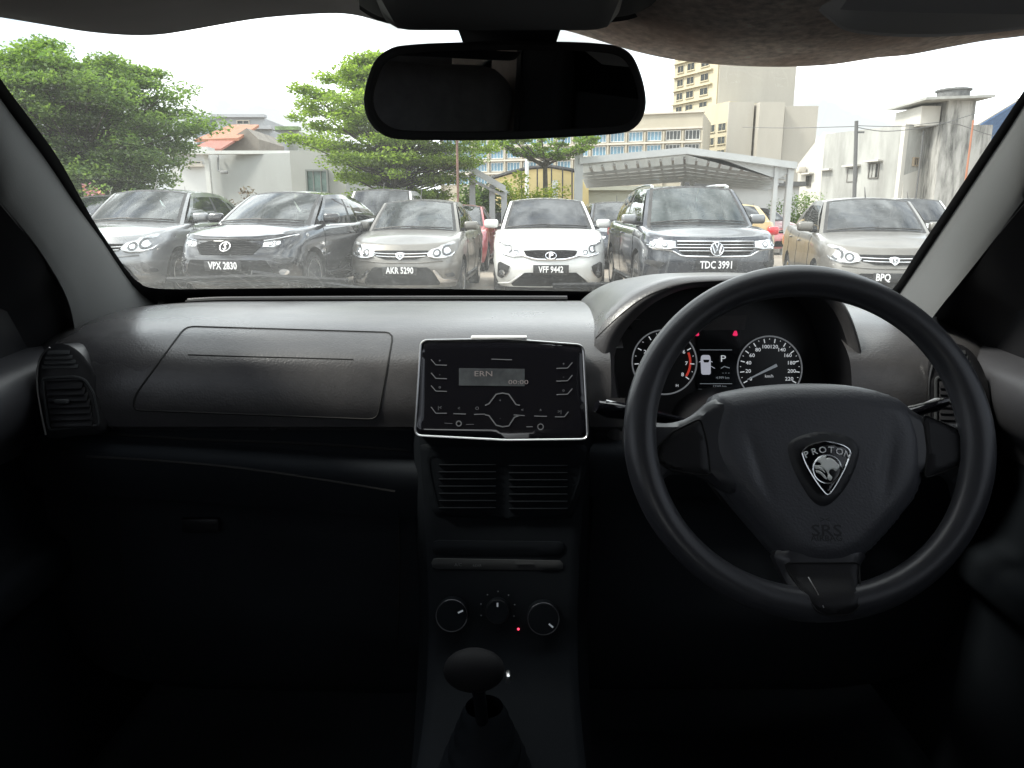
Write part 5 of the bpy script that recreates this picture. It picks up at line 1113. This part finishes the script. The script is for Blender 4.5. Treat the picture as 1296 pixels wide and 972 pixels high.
# left: pale flat-roofed building with a window
LB = bldg('annex', 'pale grey flat-roofed building with one square window', 'building')
M_lb = mat('pale_render', (.34, .35, .345), .85, var=.06, vscale=1, dirt=((.30, .30, .28), .4), dscale=.8, stretch=(1, 1, .3)); M_lb2 = mat('cream_render', (.38, .38, .36), .85, var=.05, vscale=1)
q0, q1 = P(264, 250, 25), P(372, 250, 24); Wb = Wall((q0.x, q0.y), (q1.x, q1.y)); zl = P(330, 195, 24.5).z
b = B(); b.prism([Wb.pt(0, 0), Wb.pt(Wb.L, 0), Wb.pt(Wb.L, zl), Wb.pt(0, zl)], -Wb.n*9); b.build('wall', M_lb, LB, smooth=False)
q2 = P(440, 250, 24); Wc = Wall((q1.x, q1.y-.15), (q2.x, q2.y-.15)); b = B(); b.prism([Wc.pt(0, 0), Wc.pt(Wc.L, 0), Wc.pt(Wc.L, zl+.05), Wc.pt(0, zl+.05)], -Wc.n*9); b.build('entrance_wall', M_lb2, LB, smooth=False)
x0 = P(372.5, 1, 23.85).x-q1.x; x1 = P(402, 1, 23.85).x-q1.x; zz = P(387, 230, 23.85).z; window(Wc, (x0+x1)/2+.05, zz, x1-x0, .72, LB, mat('shop_pane', (.10, .17, .15), .1, var=.5, vscale=3), mat('frame_grey', (.2, .21, .2), .5), bars=2, sill=False)
b = B(); b.box(Wb.pt(Wb.L/2, zl+.04, .05), (Wb.L+.2, .3, .10)); b.build('coping', M_wframe, LB, smooth=False)
pl = P(267, 220, 24.8); b = B(); b.box((pl.x-.02, pl.y-.15, zl/2), (.14, .14, zl)); b.build('corner_post', M_wframe, LB, smooth=False)
b = B(); b.tube([P(276, 197, 24.7), P(276, 216, 24.5), P(282, 218, 24.4)], .035, 6); b.rbox(P(284, 218, 24.3), (.22, .15, .10), .03); b.build('downpipe', mat('pipe_grey', (.25, .25, .25), .6), LB)
OR = bldg('tiled_house', 'house with an orange tiled roof behind the pale annex', 'house')
M_or = mat('orange_tile', (.27, .105, .08), .8, var=.15, vscale=2, bump=.6, bscale=10); M_hw = mat('house_wall', (.20, .18, .155), .9, var=.25, vscale=1.2)
Yh = 42
def slabp(b, pts, Y0, off): b.prism([P(u, v, Y0+dy) for u, v, dy in pts], V(off))
b = B(); slabp(b, [(238, 191, 0), (280, 191, 0), (312, 171, 4), (290, 171, 4)], Yh, (0, 0, .12)); b.build('lower_roof', M_or, OR, smooth=False)
b = B(); slabp(b, [(246, 180, 2), (302, 178, 2), (328, 161, 6), (292, 161, 6)], Yh, (0, 0, .15)); b.build('roof', mat('orange_tile_b', (.32, .14, .085), .8, var=.15, vscale=2), OR, smooth=False)
b = B(); b.prism([P(282, 200, Yh+3), P(327, 200, Yh+3), P(327, 176, Yh+3), P(312, 162, Yh+3), P(296, 172, Yh+3), P(282, 186, Yh+3)], V((0, 5, 0))); b.build('gable_wall', M_hw, OR, smooth=False)
b = B(); b.prism([P(240, 215, Yh+1), P(284, 215, Yh+1), P(284, 190, Yh+1), P(240, 190, Yh+1)], V((0, 6, 0))); b.build('wall', M_hw, OR, smooth=False)
def block(name, label, u0, u1, v, Y, m, dep=8, wins=(), roofm=None):
    o = bldg(name, label, 'building'); a, c = P(u0, v, Y), P(u1, v, Y); Wq = Wall((a.x, a.y), (c.x, c.y)); b = B(); b.prism([Wq.pt(0, 0), Wq.pt(Wq.L, 0), Wq.pt(Wq.L, a.z), Wq.pt(0, a.z)], -Wq.n*dep); b.build('wall', m, o, smooth=False)
    b = B(); b.box(Wq.pt(Wq.L/2, a.z+.12, 0), (Wq.L+.4, .8, .24)); b.build('parapet', roofm or m, o, smooth=False)
    for (a0, a1, b0, b1) in wins:
        p, q = P(a0, b1, Y), P(a1, b0, Y); window(Wq, (p.x+q.x)/2-a.x, (p.z+q.z)/2, q.x-p.x, q.z-p.z, o, M_pane2, M_conc, bars=1)
    return o
M_gb = mat('grey_render', (.33, .34, .36), .85, var=.1, vscale=.5, dirt=((.2, .2, .2), .4), dscale=.3); M_lg = mat('light_render', (.5, .5, .49), .85, var=.08, vscale=.5)
block('apartment_block', 'grey block with a dark window rising behind the orange tiled house', 273, 333, 149, 66, M_gb, 10, ((300, 316, 152, 158),))
block('apartment_block', 'dark blue-grey low tower beside the big dark tree', 246, 274, 152, 70, mat('slate_render', (.20, .22, .26), .8, var=.2, vscale=.5), 10)
block('apartment_block', 'grey terrace with a window strip between the orange house and the bright green tree', 314, 342, 164, 52, M_gb, 8, ((316, 333, 175, 185),))
block('apartment_block', 'low building with a mossy roof edge behind the bright green tree', 341, 376, 165, 56, mat('grey_green_render', (.30, .31, .28), .9, var=.2, vscale=.8), 8, ((345, 362, 184, 192),), mat('moss_roof', (.14, .20, .09), .9, var=.4, vscale=2))  # grey-green wall colour, mottled at random
block('apartment_block', 'white low building partly behind the big dark tree', 214, 262, 194, 34, M_lg, 6, ((240, 256, 204, 208),))
# yellow hall and its red gable
YH = bldg('yellow_hall', 'low yellow hall with a curved parapet and small dark red gable', 'building')
M_y = mat('yellow_render', (.62, .50, .24), .85, var=.1, vscale=.6)
b = B(); pts = [(622, 262), (622, 226), (645, 219), (670, 213), (695, 211), (720, 215), (745, 221), (745, 262)]; b.prism([P(u, v, 40) for u, v in pts], V((0, 6, 0))); b.build('wall', M_y, YH, smooth=False)
b = B(); b.tube([P(u, v-.6, 39.8) for u, v in pts[1:-1]], .10, 5); b.build('parapet_rim', M_trim, YH)
for u in (660, 680, 698, 712, 724):
    b = B(); b.tube([P(u, 213, 39.7), P(u, 255, 39.7)], .05, 4); b.build('fence_post', M_trim, YH)
b = B(); b.prism([P(655, 226, 44), P(674, 226, 44), P(664, 213, 44)], V((0, 3, 0))); b.build('gable', mat('maroon', (.22, .06, .06), .8), YH, smooth=False)
# grey wall and low buildings behind the canopy
block('store_building', 'grey-green low building under the back of the car canopy', 736, 872, 241, 46, mat('greygreen_wall', (.32, .32, .26), .9, var=.1, vscale=.5), 5)
block('store_building', 'white low building with a dark eave behind the dark grey SUV', 868, 1012, 236, 41, M_lg, 5, (), mat('eave_dark', (.08, .08, .08), .8))
# canopies
M_can = mat('canopy_steel', (.42, .43, .43), .5, metal=.2, var=.08, vscale=2); M_sheet0 = mat('canopy_sheet_plain', (.62, .62, .60), .6, var=.25, vscale=.8, stretch=(3, .5, 1))
M_sheet = bpy.data.materials.new('canopy_sheet'); t = nt(M_sheet); o = N(t, 'ShaderNodeOutputMaterial'); d_ = N(t, 'ShaderNodeBsdfDiffuse'); d_.inputs[0].default_value = (.70, .71, .70, 1); l_ = N(t, 'ShaderNodeBsdfTranslucent'); l_.inputs[0].default_value = (.62, .63, .62, 1); x_ = N(t, 'ShaderNodeAddShader')
x_ = N(t, 'ShaderNodeMixShader'); x_.inputs[0].default_value = .45; t.links.new(d_.outputs[0], x_.inputs[1]); t.links.new(l_.outputs[0], x_.inputs[2]); t.links.new(x_.outputs[0], o.inputs[0])
CN = bldg('car_canopy', 'wide steel car canopy with a shallow pitched roof over the second row', 'canopy')
Yc = 24; fa = [(733, 208), (868, 195), (1007, 214)]
F3 = [P(u, v, Yc) for u, v in fa]; BK = [V((P((742, 868, 972)[i], 230, Yc+15).x, Yc+15, p.z+.06)) for i, p in enumerate(F3)]
b = B(); b.prism([F3[0], F3[1], BK[1], BK[0]], V((0, 0, .06))); b.prism([F3[1], F3[2], BK[2], BK[1]], V((0, 0, .06))); b.build('roof', M_sheet, CN, smooth=False)
b = B(); h_ = V((0, 0, .20)); o_ = V((0, -.12, 0)); b.prism([F3[0]+o_, F3[1]+o_, F3[1]+o_+h_, F3[0]+o_+h_], V((0, .1, 0))); b.prism([F3[1]+o_, F3[2]+o_, F3[2]+o_+h_, F3[1]+o_+h_], V((0, .1, 0))); b.build('fascia', M_can, CN, smooth=False)
b = B(); b.prism([F3[1]+V((-3.0, .1, -.30)), F3[1]+V((0, .1, -.02)), F3[1]+V((0, .1, .0)), F3[1]+V((-3, .1, -.1))], V((0, .12, 0))); b.prism([F3[2]+V((-.5, .1, -.30)), F3[2]+V((0, .1, -.02)), F3[1]+V((0, .1, .0)), F3[1]+V((1, .1, -.1))], V((0, .12, 0))); b.build('truss', M_can, CN, smooth=False)
for k in range(9):
    t_ = (k+.5)/9; f0 = F3[0].lerp(F3[1], (k+1)/9); bb = BK[0].lerp(BK[1], (k+1)/9); b = B(); b.tube([f0+V((0, .2, -.10)), bb+V((0, 0, -.10))], .05, 4); b.build('purlin', M_can, CN)
    f0 = F3[1].lerp(F3[2], k/9); bb = BK[1].lerp(BK[2], k/9); b = B(); b.tube([f0+V((0, .2, -.10)), bb+V((0, 0, -.10))], .05, 4); b.build('purlin', M_can, CN)
for k in range(6):
    y = .15+k/6; b = B(); A_ = [f.lerp(g_, y)+V((0, 0, -.20)) for f, g_ in zip(F3, BK)]; b.tube(A_, .07, 4); b.build('rafter', M_can, CN)
for u, wd in ((733, .25), (985, .13), (1003, .18)):
    for dy in (0, 13):
        p = P(u, 200, Yc); b = B(); top = 3.3 if u == 733 and dy == 0 else (p.z-.1 if u > 900 else 2.9); b.box((p.x, Yc+dy+.1, top/2), (wd, wd, top)); b.build('post', M_can, CN, smooth=False)
C2 = bldg('small_canopy', 'smaller steel canopy with a slanting eave beside the bright green tree', 'canopy')
f0, f1 = P(560, 196, 21), P(640, 243, 21); b = B(); b.prism([f0, f1, f1+V((.3, 8, .0)), f0+V((.3, 8, .0))], V((0, 0, .07))); b.build('roof', M_sheet, C2, smooth=False)
b = B(); b.prism([f0+V((0, -.1, -.02)), f1+V((0, -.1, -.02)), f1+V((0, -.1, .16)), f0+V((0, -.1, .16))], V((0, .1, 0))); b.build('fascia', M_can, C2, smooth=False)
b = B(); b.tube([f0+V((0, .1, -.28)), f1+V((0, .1, -.12))], .05, 4); b.build('truss', M_can, C2)
for u in (598, 623, 638):
    p = P(u, 250, 21.3); zt1 = f0.z+(f1.z-f0.z)*((p.x-f0.x)/(f1.x-f0.x)); b = B(); b.box((p.x, p.y, zt1/2), (.16, .16, zt1-.04)); b.build('post', M_can, C2, smooth=False)
# hedge strip behind the small canopy
def pole(name, label, u, v0, Y, r, m, cat='pole', lean=0, arms=()):
    p = P(u, v0, Y); b = B(); b.tube([(p.x-lean, Y, 0), (p.x, Y, p.z)], [r*1.2, r], 8); o = b.build(name, m); tag(o, label, cat)
    for (dx, dz, l) in arms: bb = B(); bb.box((p.x+dx, Y, p.z-dz), (l, .08, .08)); bb.build('crossarm', m, o)
    return o
M_rust = mat('rusty_steel', (.16, .09, .07), .8, var=.3, vscale=3); M_pole = mat('pole_grey', (.10, .10, .10), .8)
pole('steel_post', 'thin rusty steel post in front of the bright green tree', 578, 150, 15.5, .022, M_rust)
UP = pole('utility_pole', 'dark utility pole with a small crossarm before the white shophouse', 1084, 153, 36, .085, M_pole, 'utility pole', lean=-.40, arms=((.18, .5, .45),))
pole('flagpole', 'white flagpole beside the small maroon gable', 667, 190, 38, .09, M_wframe)
pole('steel_post', 'orange-brown steel post against the streaked stair tower', 1232, 152, 30, .035, mat('orange_post', (.34, .14, .08), .8))
pole('steel_post', 'slim grey mast on the shophouse side of the stair tower', 1169, 165, 44.8, .05, M_pole)
def cable(label, pts, r=.02):
    b = B(); b.tube([P(*p) for p in pts], r, 5); o = b.build('overhead_cable', M_pole); tag(o, label, 'cable', 'overhead cables')
cable('thin overhead cable from the utility pole up past the stair tower', catmull([(1084, 161, 36), (1115, 166, 38), (1150, 164, 40), (1190, 157, 41), (1230, 145, 42), (1275, 130, 43), (1330, 112, 44)], 4))
cable('thin overhead cable running along the top of the shophouse wall', catmull([(1084, 159, 36), (1140, 160, 37), (1200, 155, 38), (1250, 170, 39), (1300, 180, 40)], 4), .016)
cable('thin overhead cable crossing the tower wing', catmull([(940, 161, 60), (1000, 162, 50), (1084, 160, 36)], 4), .02)
# ================================================================ plants
from mathutils import noise as mnoise
def leafmat(name, c1, c2, tr=.45):
    m = bpy.data.materials.new(name); t = nt(m); L = t.links.new; o = N(t, 'ShaderNodeOutputMaterial'); ge = N(t, 'ShaderNodeNewGeometry')
    cr = N(t, 'ShaderNodeMix', data_type='RGBA'); cr.inputs[6].default_value = tuple(c1)+(1,); cr.inputs[7].default_value = tuple(c2)+(1,); L(ge.outputs['Random Per Island'], cr.inputs[0])
    d = N(t, 'ShaderNodeBsdfPrincipled'); d.inputs['Roughness'].default_value = .7; d.inputs['Specular IOR Level'].default_value = .2; L(cr.outputs[2], d.inputs['Base Color'])
    tl = N(t, 'ShaderNodeBsdfTranslucent'); sc = N(t, 'ShaderNodeVectorMath', operation='MULTIPLY'); sc.inputs[1].default_value = (1.7, 1.9, .7); L(cr.outputs[2], sc.inputs[0]); L(sc.outputs[0], tl.inputs[0])
    x = N(t, 'ShaderNodeMixShader'); x.inputs[0].default_value = tr; L(d.outputs[0], x.inputs[1]); L(tl.outputs[0], x.inputs[2]); L(x.outputs[0], o.inputs[0]); return m
M_bark = mat('bark', (.075, .066, .048), .95, var=.3, vscale=6, bump=1, bscale=20)
def leaves(name, centers, rad, n, size, m, parent, flat=.5, seed=1, elong=1.8):
    """n small leaf faces gathered round the twig centres"""
    rng = np.random.default_rng(seed); C_ = np.array([tuple(c) for c in centers]); Rr = np.array(rad)
    idx = rng.integers(0, len(C_), n); off = rng.normal(0, 1, (n, 3)); off /= np.linalg.norm(off, axis=1)[:, None]; off *= (rng.random(n)**.5)[:, None]
    c = C_[idx]+off*Rr[idx][:, None]*np.array([1, 1, flat])
    d = rng.normal(0, 1, (n, 3)); d[:, 2] *= .45; d /= np.linalg.norm(d, axis=1)[:, None]
    e = np.cross(d, rng.normal(0, .55, (n, 3))+np.array([0, 0, 1.])); e /= np.linalg.norm(e, axis=1)[:, None]
    s = size*(.6+.8*rng.random(n))[:, None]
    vs = np.stack([c-d*s*elong/2, c+e*s/2, c+d*s*elong/2, c-e*s/2], 1).reshape(-1, 3)
    me = bpy.data.meshes.new(name); me.vertices.add(4*n); me.loops.add(4*n); me.polygons.add(n)
    me.vertices.foreach_set('co', vs.ravel().astype(np.float32)); me.loops.foreach_set('vertex_index', np.arange(4*n, dtype=np.int32)); me.polygons.foreach_set('loop_start', np.arange(0, 4*n, 4, dtype=np.int32)); me.polygons.foreach_set('loop_total', np.full(n, 4, np.int32))
    me.materials.append(m); me.update(); me.validate(); return link(bpy.data.objects.new(name, me), parent)
def tree(label, base, zc, rx, rz, nl, size, m, seed, outline=None, group='trees', trunk=.14, tiers=7, twigs=230, flat=.30, name='tree', ry=None, fork=.35, trad=.42, cull=-.17):
    """spreading tree built from tiers of near-level sprays"""
    rnd = random.Random(seed); root = empty(name, base); tag(root, label, 'tree', group); ry = ry or rx
    b = B(); tp = V((rnd.uniform(-.2, .2), 0, zc+rz*.55)); path = [V((0, 0, -.05)), V((rnd.uniform(-.1, .1), 0, zc*.4)), V((rnd.uniform(-.15, .15), 0, zc)), tp]
    b.tube([V(p) for p in catmull([tuple(p) for p in path], 4)], [trunk*(1-.8*k/12) for k in range(13)], 8)
    cs, rs = [], []
    for k in range(twigs):
        h = rnd.uniform(-1, 1); lim = math.sqrt(max(0.02, 1-abs(h)**1.8)); a = rnd.uniform(0, 2*math.pi); r_ = lim*rnd.random()**.45
        ti = round((h+1)/2*tiers)/tiers*2-1; h = ti*.8+h*.2
        lump = 1+.22*math.sin(3*a+seed)*math.cos(4*h+seed*2)+.12*math.sin(7*a+h*5)
        p = V((rx*r_*lump*math.cos(a), ry*r_*lump*math.sin(a), zc+rz*h+.16*rx*r_*(.2+.4*(h > 0))))
        if outline and not outline(p, rnd): continue
        if mnoise.noise(V((p.x, p.y, p.z*1.8))*.95+V((seed, 0, 0))) < cull: continue
        cs.append(p); rs.append(trad*(.6+.7*rnd.random()))
        if k % 2 == 0:
            st_ = max(.1, min(.95, (p.z-zc*fork)/(zc+rz)*.8)); s0 = V((0, 0, (zc*fork)+(p.z-zc*fork)*.55)); mid = s0.lerp(p, .5)+V((0, 0, -.08*rx*r_+.12)); b.tube([s0, mid, p], [trunk*.22, trunk*.13, .006], 5)
    b.build('trunk', M_bark, root)
    leaves('crown', cs, rs, nl, size, m, root, flat, seed)
    return root
L_dark = leafmat('leaf_dark', (.080, .130, .060), (.165, .225, .085), .5); L_bright = leafmat('leaf_bright', (.105, .155, .035), (.24, .31, .07), .55); L_mid = leafmat('leaf_mid', (.060, .100, .025), (.14, .19, .04), .5); L_shrub = leafmat('leaf_shrub', (.10, .15, .02), (.26, .27, .04), .5); L_pink = leafmat('petal_pink', (.35, .12, .22), (.5, .25, .38), .4)
pb_ = P(98, 160, 18.5); tree('large dense dark green tree at the edge of the lot', (pb_.x, 18.5, 0), P(1, 168, 18.5).z, 2.5, 1.72, 150000, .052, L_dark, 11, trunk=.2, tiers=10, twigs=900, trad=.52, flat=.42)
pb_ = P(494, 170, 20.5); tree('bright green spreading tree behind the mirror and the warm grey saloon', (pb_.x, 20.5, 0), P(1, 178, 20.5).z, 2.4, 1.85, 105000, .050, L_bright, 5, trunk=.17, tiers=9, twigs=640, trad=.46, flat=.40, cull=-.20, outline=lambda p, rnd: not (p.x < -1.0 and p.z < 2.55+.3*(p.x < -1.6)))
# slender umbrella tree
def umb(p, rnd): return p.z > 3.0+.45*(abs(p.x)/1.2)
pb_ = P(690, 200, 24); zt0 = P(690, 198, 24).z
UT = empty('tree', (pb_.x, 24, 0)); tag(UT, 'slender young tree with upswept limbs before the office block', 'tree', 'trees')
b = B(); b.tube([(0, 0, 0), (.03, 0, 1.5), (0, 0, P(1, 212, 24).z)], [.10, .085, .07], 8); fk = V((0, 0, P(1, 212, 24).z)); cs = []; rs = []; rnd = random.Random(3)
for k in range(15):
    a = 2*math.pi*k/15; rr = rnd.uniform(1.2, 2.3); e_ = V((rr*math.cos(a), rr*.7*math.sin(a), fk.z+rnd.uniform(.55, 1.15))); m_ = fk.lerp(e_, .5)+V((0, 0, -.02)); b.tube([fk+V((0, 0, rnd.uniform(-.1, .3))), m_, e_], [.04, .025, .008], 5)
    for j in range(9): t_ = rnd.uniform(.3, 1.08); q = fk.lerp(e_, t_)+V((rnd.uniform(-.2, .2), rnd.uniform(-.2, .2), rnd.uniform(-.02, .12))); cs.append(q); rs.append(rnd.uniform(.14, .30))
b.build('trunk', M_bark, UT); leaves('crown', cs, rs, 6500, .06, L_mid, UT, .35, 9)
def shrub(label, u, v, Y, r, h, m, n, seed, name='shrub', group='shrubs along the lot', sz_=.05):
    p = P(u, v, Y); root = empty(name, (p.x, Y, 0)); tag(root, label, 'shrub', group); rnd = random.Random(seed); b = B(); cs, rs = [], []
    for k in range(14):
        a = rnd.uniform(0, 6.28); e_ = V((r*rnd.random()*math.cos(a), r*rnd.random()*math.sin(a), h*rnd.uniform(.55, 1))); b.tube([(0, 0, 0), e_*.5+V((0, 0, .1)), e_], [.02, .012, .004], 4)
        for j in range(3): cs.append(e_*rnd.uniform(.6, 1.05)); rs.append(r*.35)
    b.build('stem', M_bark, root); leaves('foliage', cs, rs, n, sz_, m, root, .8, seed); return root
shrub('yellow-green shrub below the slender young tree', 668, 240, 22.5, .75, 2.25, L_shrub, 3500, 21)
shrub('smaller yellow-green shrub left of the slender tree trunk', 652, 240, 23, .5, 1.9, L_shrub, 1800, 22)
shrub('loose yellow-green shrub close to the canopy post', 712, 240, 23.5, .7, 2.05, L_shrub, 2200, 23)
shrub('dark green bush under the small canopy', 612, 250, 27, 1.3, 2.2, L_dark, 6000, 24, sz_=.08)
shrub('yellow-green bush at the foot of the large dark tree', 236, 240, 17, .6, 1.9, L_shrub, 3500, 25)
shrub('bush with pink blossom behind the silver saloon', 122, 245, 16, .8, 1.85, L_dark, 2500, 26)
shrub('pink blossom bush beside the left windscreen pillar', 130, 246, 15.7, .55, 1.78, L_pink, 900, 27)
shrub('brown dry bush between the silver and the black saloons', 285, 252, 17.5, .6, 1.72, leafmat('dry_leaf', (.09, .06, .05), (.22, .18, .15), .2), 2500, 28)
shrub('low dark bush behind the faded red car', 1010, 262, 30, 1.2, 1.9, L_dark, 2500, 29)
# ================================================================ camera, light, world
cd = bpy.data.cameras.new('camera'); cam = bpy.data.objects.new('camera', cd); COL.objects.link(cam); SC.camera = cam
cam.location = EYE; cam.rotation_euler = (R(90)-TH, 0, 0); cd.sensor_width = 36; cd.lens = 36*FPX/1296; cd.clip_start = .02; cd.clip_end = 3000
SUN_EL, SUN_AZ = 50, -105   # azimuth from +Y, negative = left
w = bpy.data.worlds.new('World'); SC.world = w; w.use_nodes = True; t = w.node_tree; t.nodes.clear(); L = t.links.new
o = N(t, 'ShaderNodeOutputWorld'); bg = N(t, 'ShaderNodeBackground'); bg.inputs[1].default_value = .10
sk = N(t, 'ShaderNodeTexSky', sky_type='NISHITA'); sk.sun_disc = False; sk.sun_elevation = R(SUN_EL); sk.sun_rotation = R(SUN_AZ); sk.dust_density = 2.5; sk.air_density = 1.2
tc = N(t, 'ShaderNodeTexCoord'); mp = N(t, 'ShaderNodeMapping'); mp.inputs['Scale'].default_value = (1, 1, 2.2); L(tc.outputs['Generated'], mp.inputs[0])
nz = N(t, 'ShaderNodeTexNoise', i_Scale=2.6, i_Detail=9., i_Roughness=.58); L(mp.outputs[0], nz.inputs['Vector'])
r1 = N(t, 'ShaderNodeMapRange', i_1=.36, i_2=.52, i_3=.35, i_4=1.); L(nz.outputs[0], r1.inputs[0])
nz2 = N(t, 'ShaderNodeTexNoise', i_Scale=3.0, i_Detail=6., i_Roughness=.52); L(mp.outputs[0], nz2.inputs['Vector'])
r2 = N(t, 'ShaderNodeMapRange', i_1=.40, i_2=.60, i_3=12.5, i_4=3.0); L(nz2.outputs[0], r2.inputs[0])
cc = N(t, 'ShaderNodeVectorMath', operation='SCALE'); cc.inputs[0].default_value = (.955, .985, 1.); L(r2.outputs[0], cc.inputs['Scale'])
mx = N(t, 'ShaderNodeMix', data_type='RGBA'); L(r1.outputs[0], mx.inputs[0]); L(sk.outputs[0], mx.inputs[6]); L(cc.outputs[0], mx.inputs[7])
L(mx.outputs[2], bg.inputs[0]); L(bg.outputs[0], o.inputs[0])
sl = bpy.data.lights.new('sun', 'SUN'); sl.energy = 1.5; sl.angle = R(10); sl.color = (1., .95, .87)
so = bpy.data.objects.new('sun', sl); COL.objects.link(so)
dv = V((math.sin(R(SUN_AZ))*math.cos(R(SUN_EL)), math.cos(R(SUN_AZ))*math.cos(R(SUN_EL)), math.sin(R(SUN_EL)))); so.rotation_euler = (-dv).to_track_quat('-Z', 'Y').to_euler()
SC.view_settings.view_transform = 'Standard'; SC.view_settings.look = 'None'; SC.view_settings.gamma = 1; SC.view_settings.exposure = EXPOSURE
SC.cycles.max_bounces = 8; SC.cycles.diffuse_bounces = 4; SC.cycles.glossy_bounces = 4; SC.cycles.transparent_max_bounces = 16; SC.cycles.transmission_bounces = 4
SC.cycles.use_denoising = True; SC.cycles.sample_clamp_indirect = 8; SC.cycles.caustics_reflective = False; SC.cycles.caustics_refractive = False
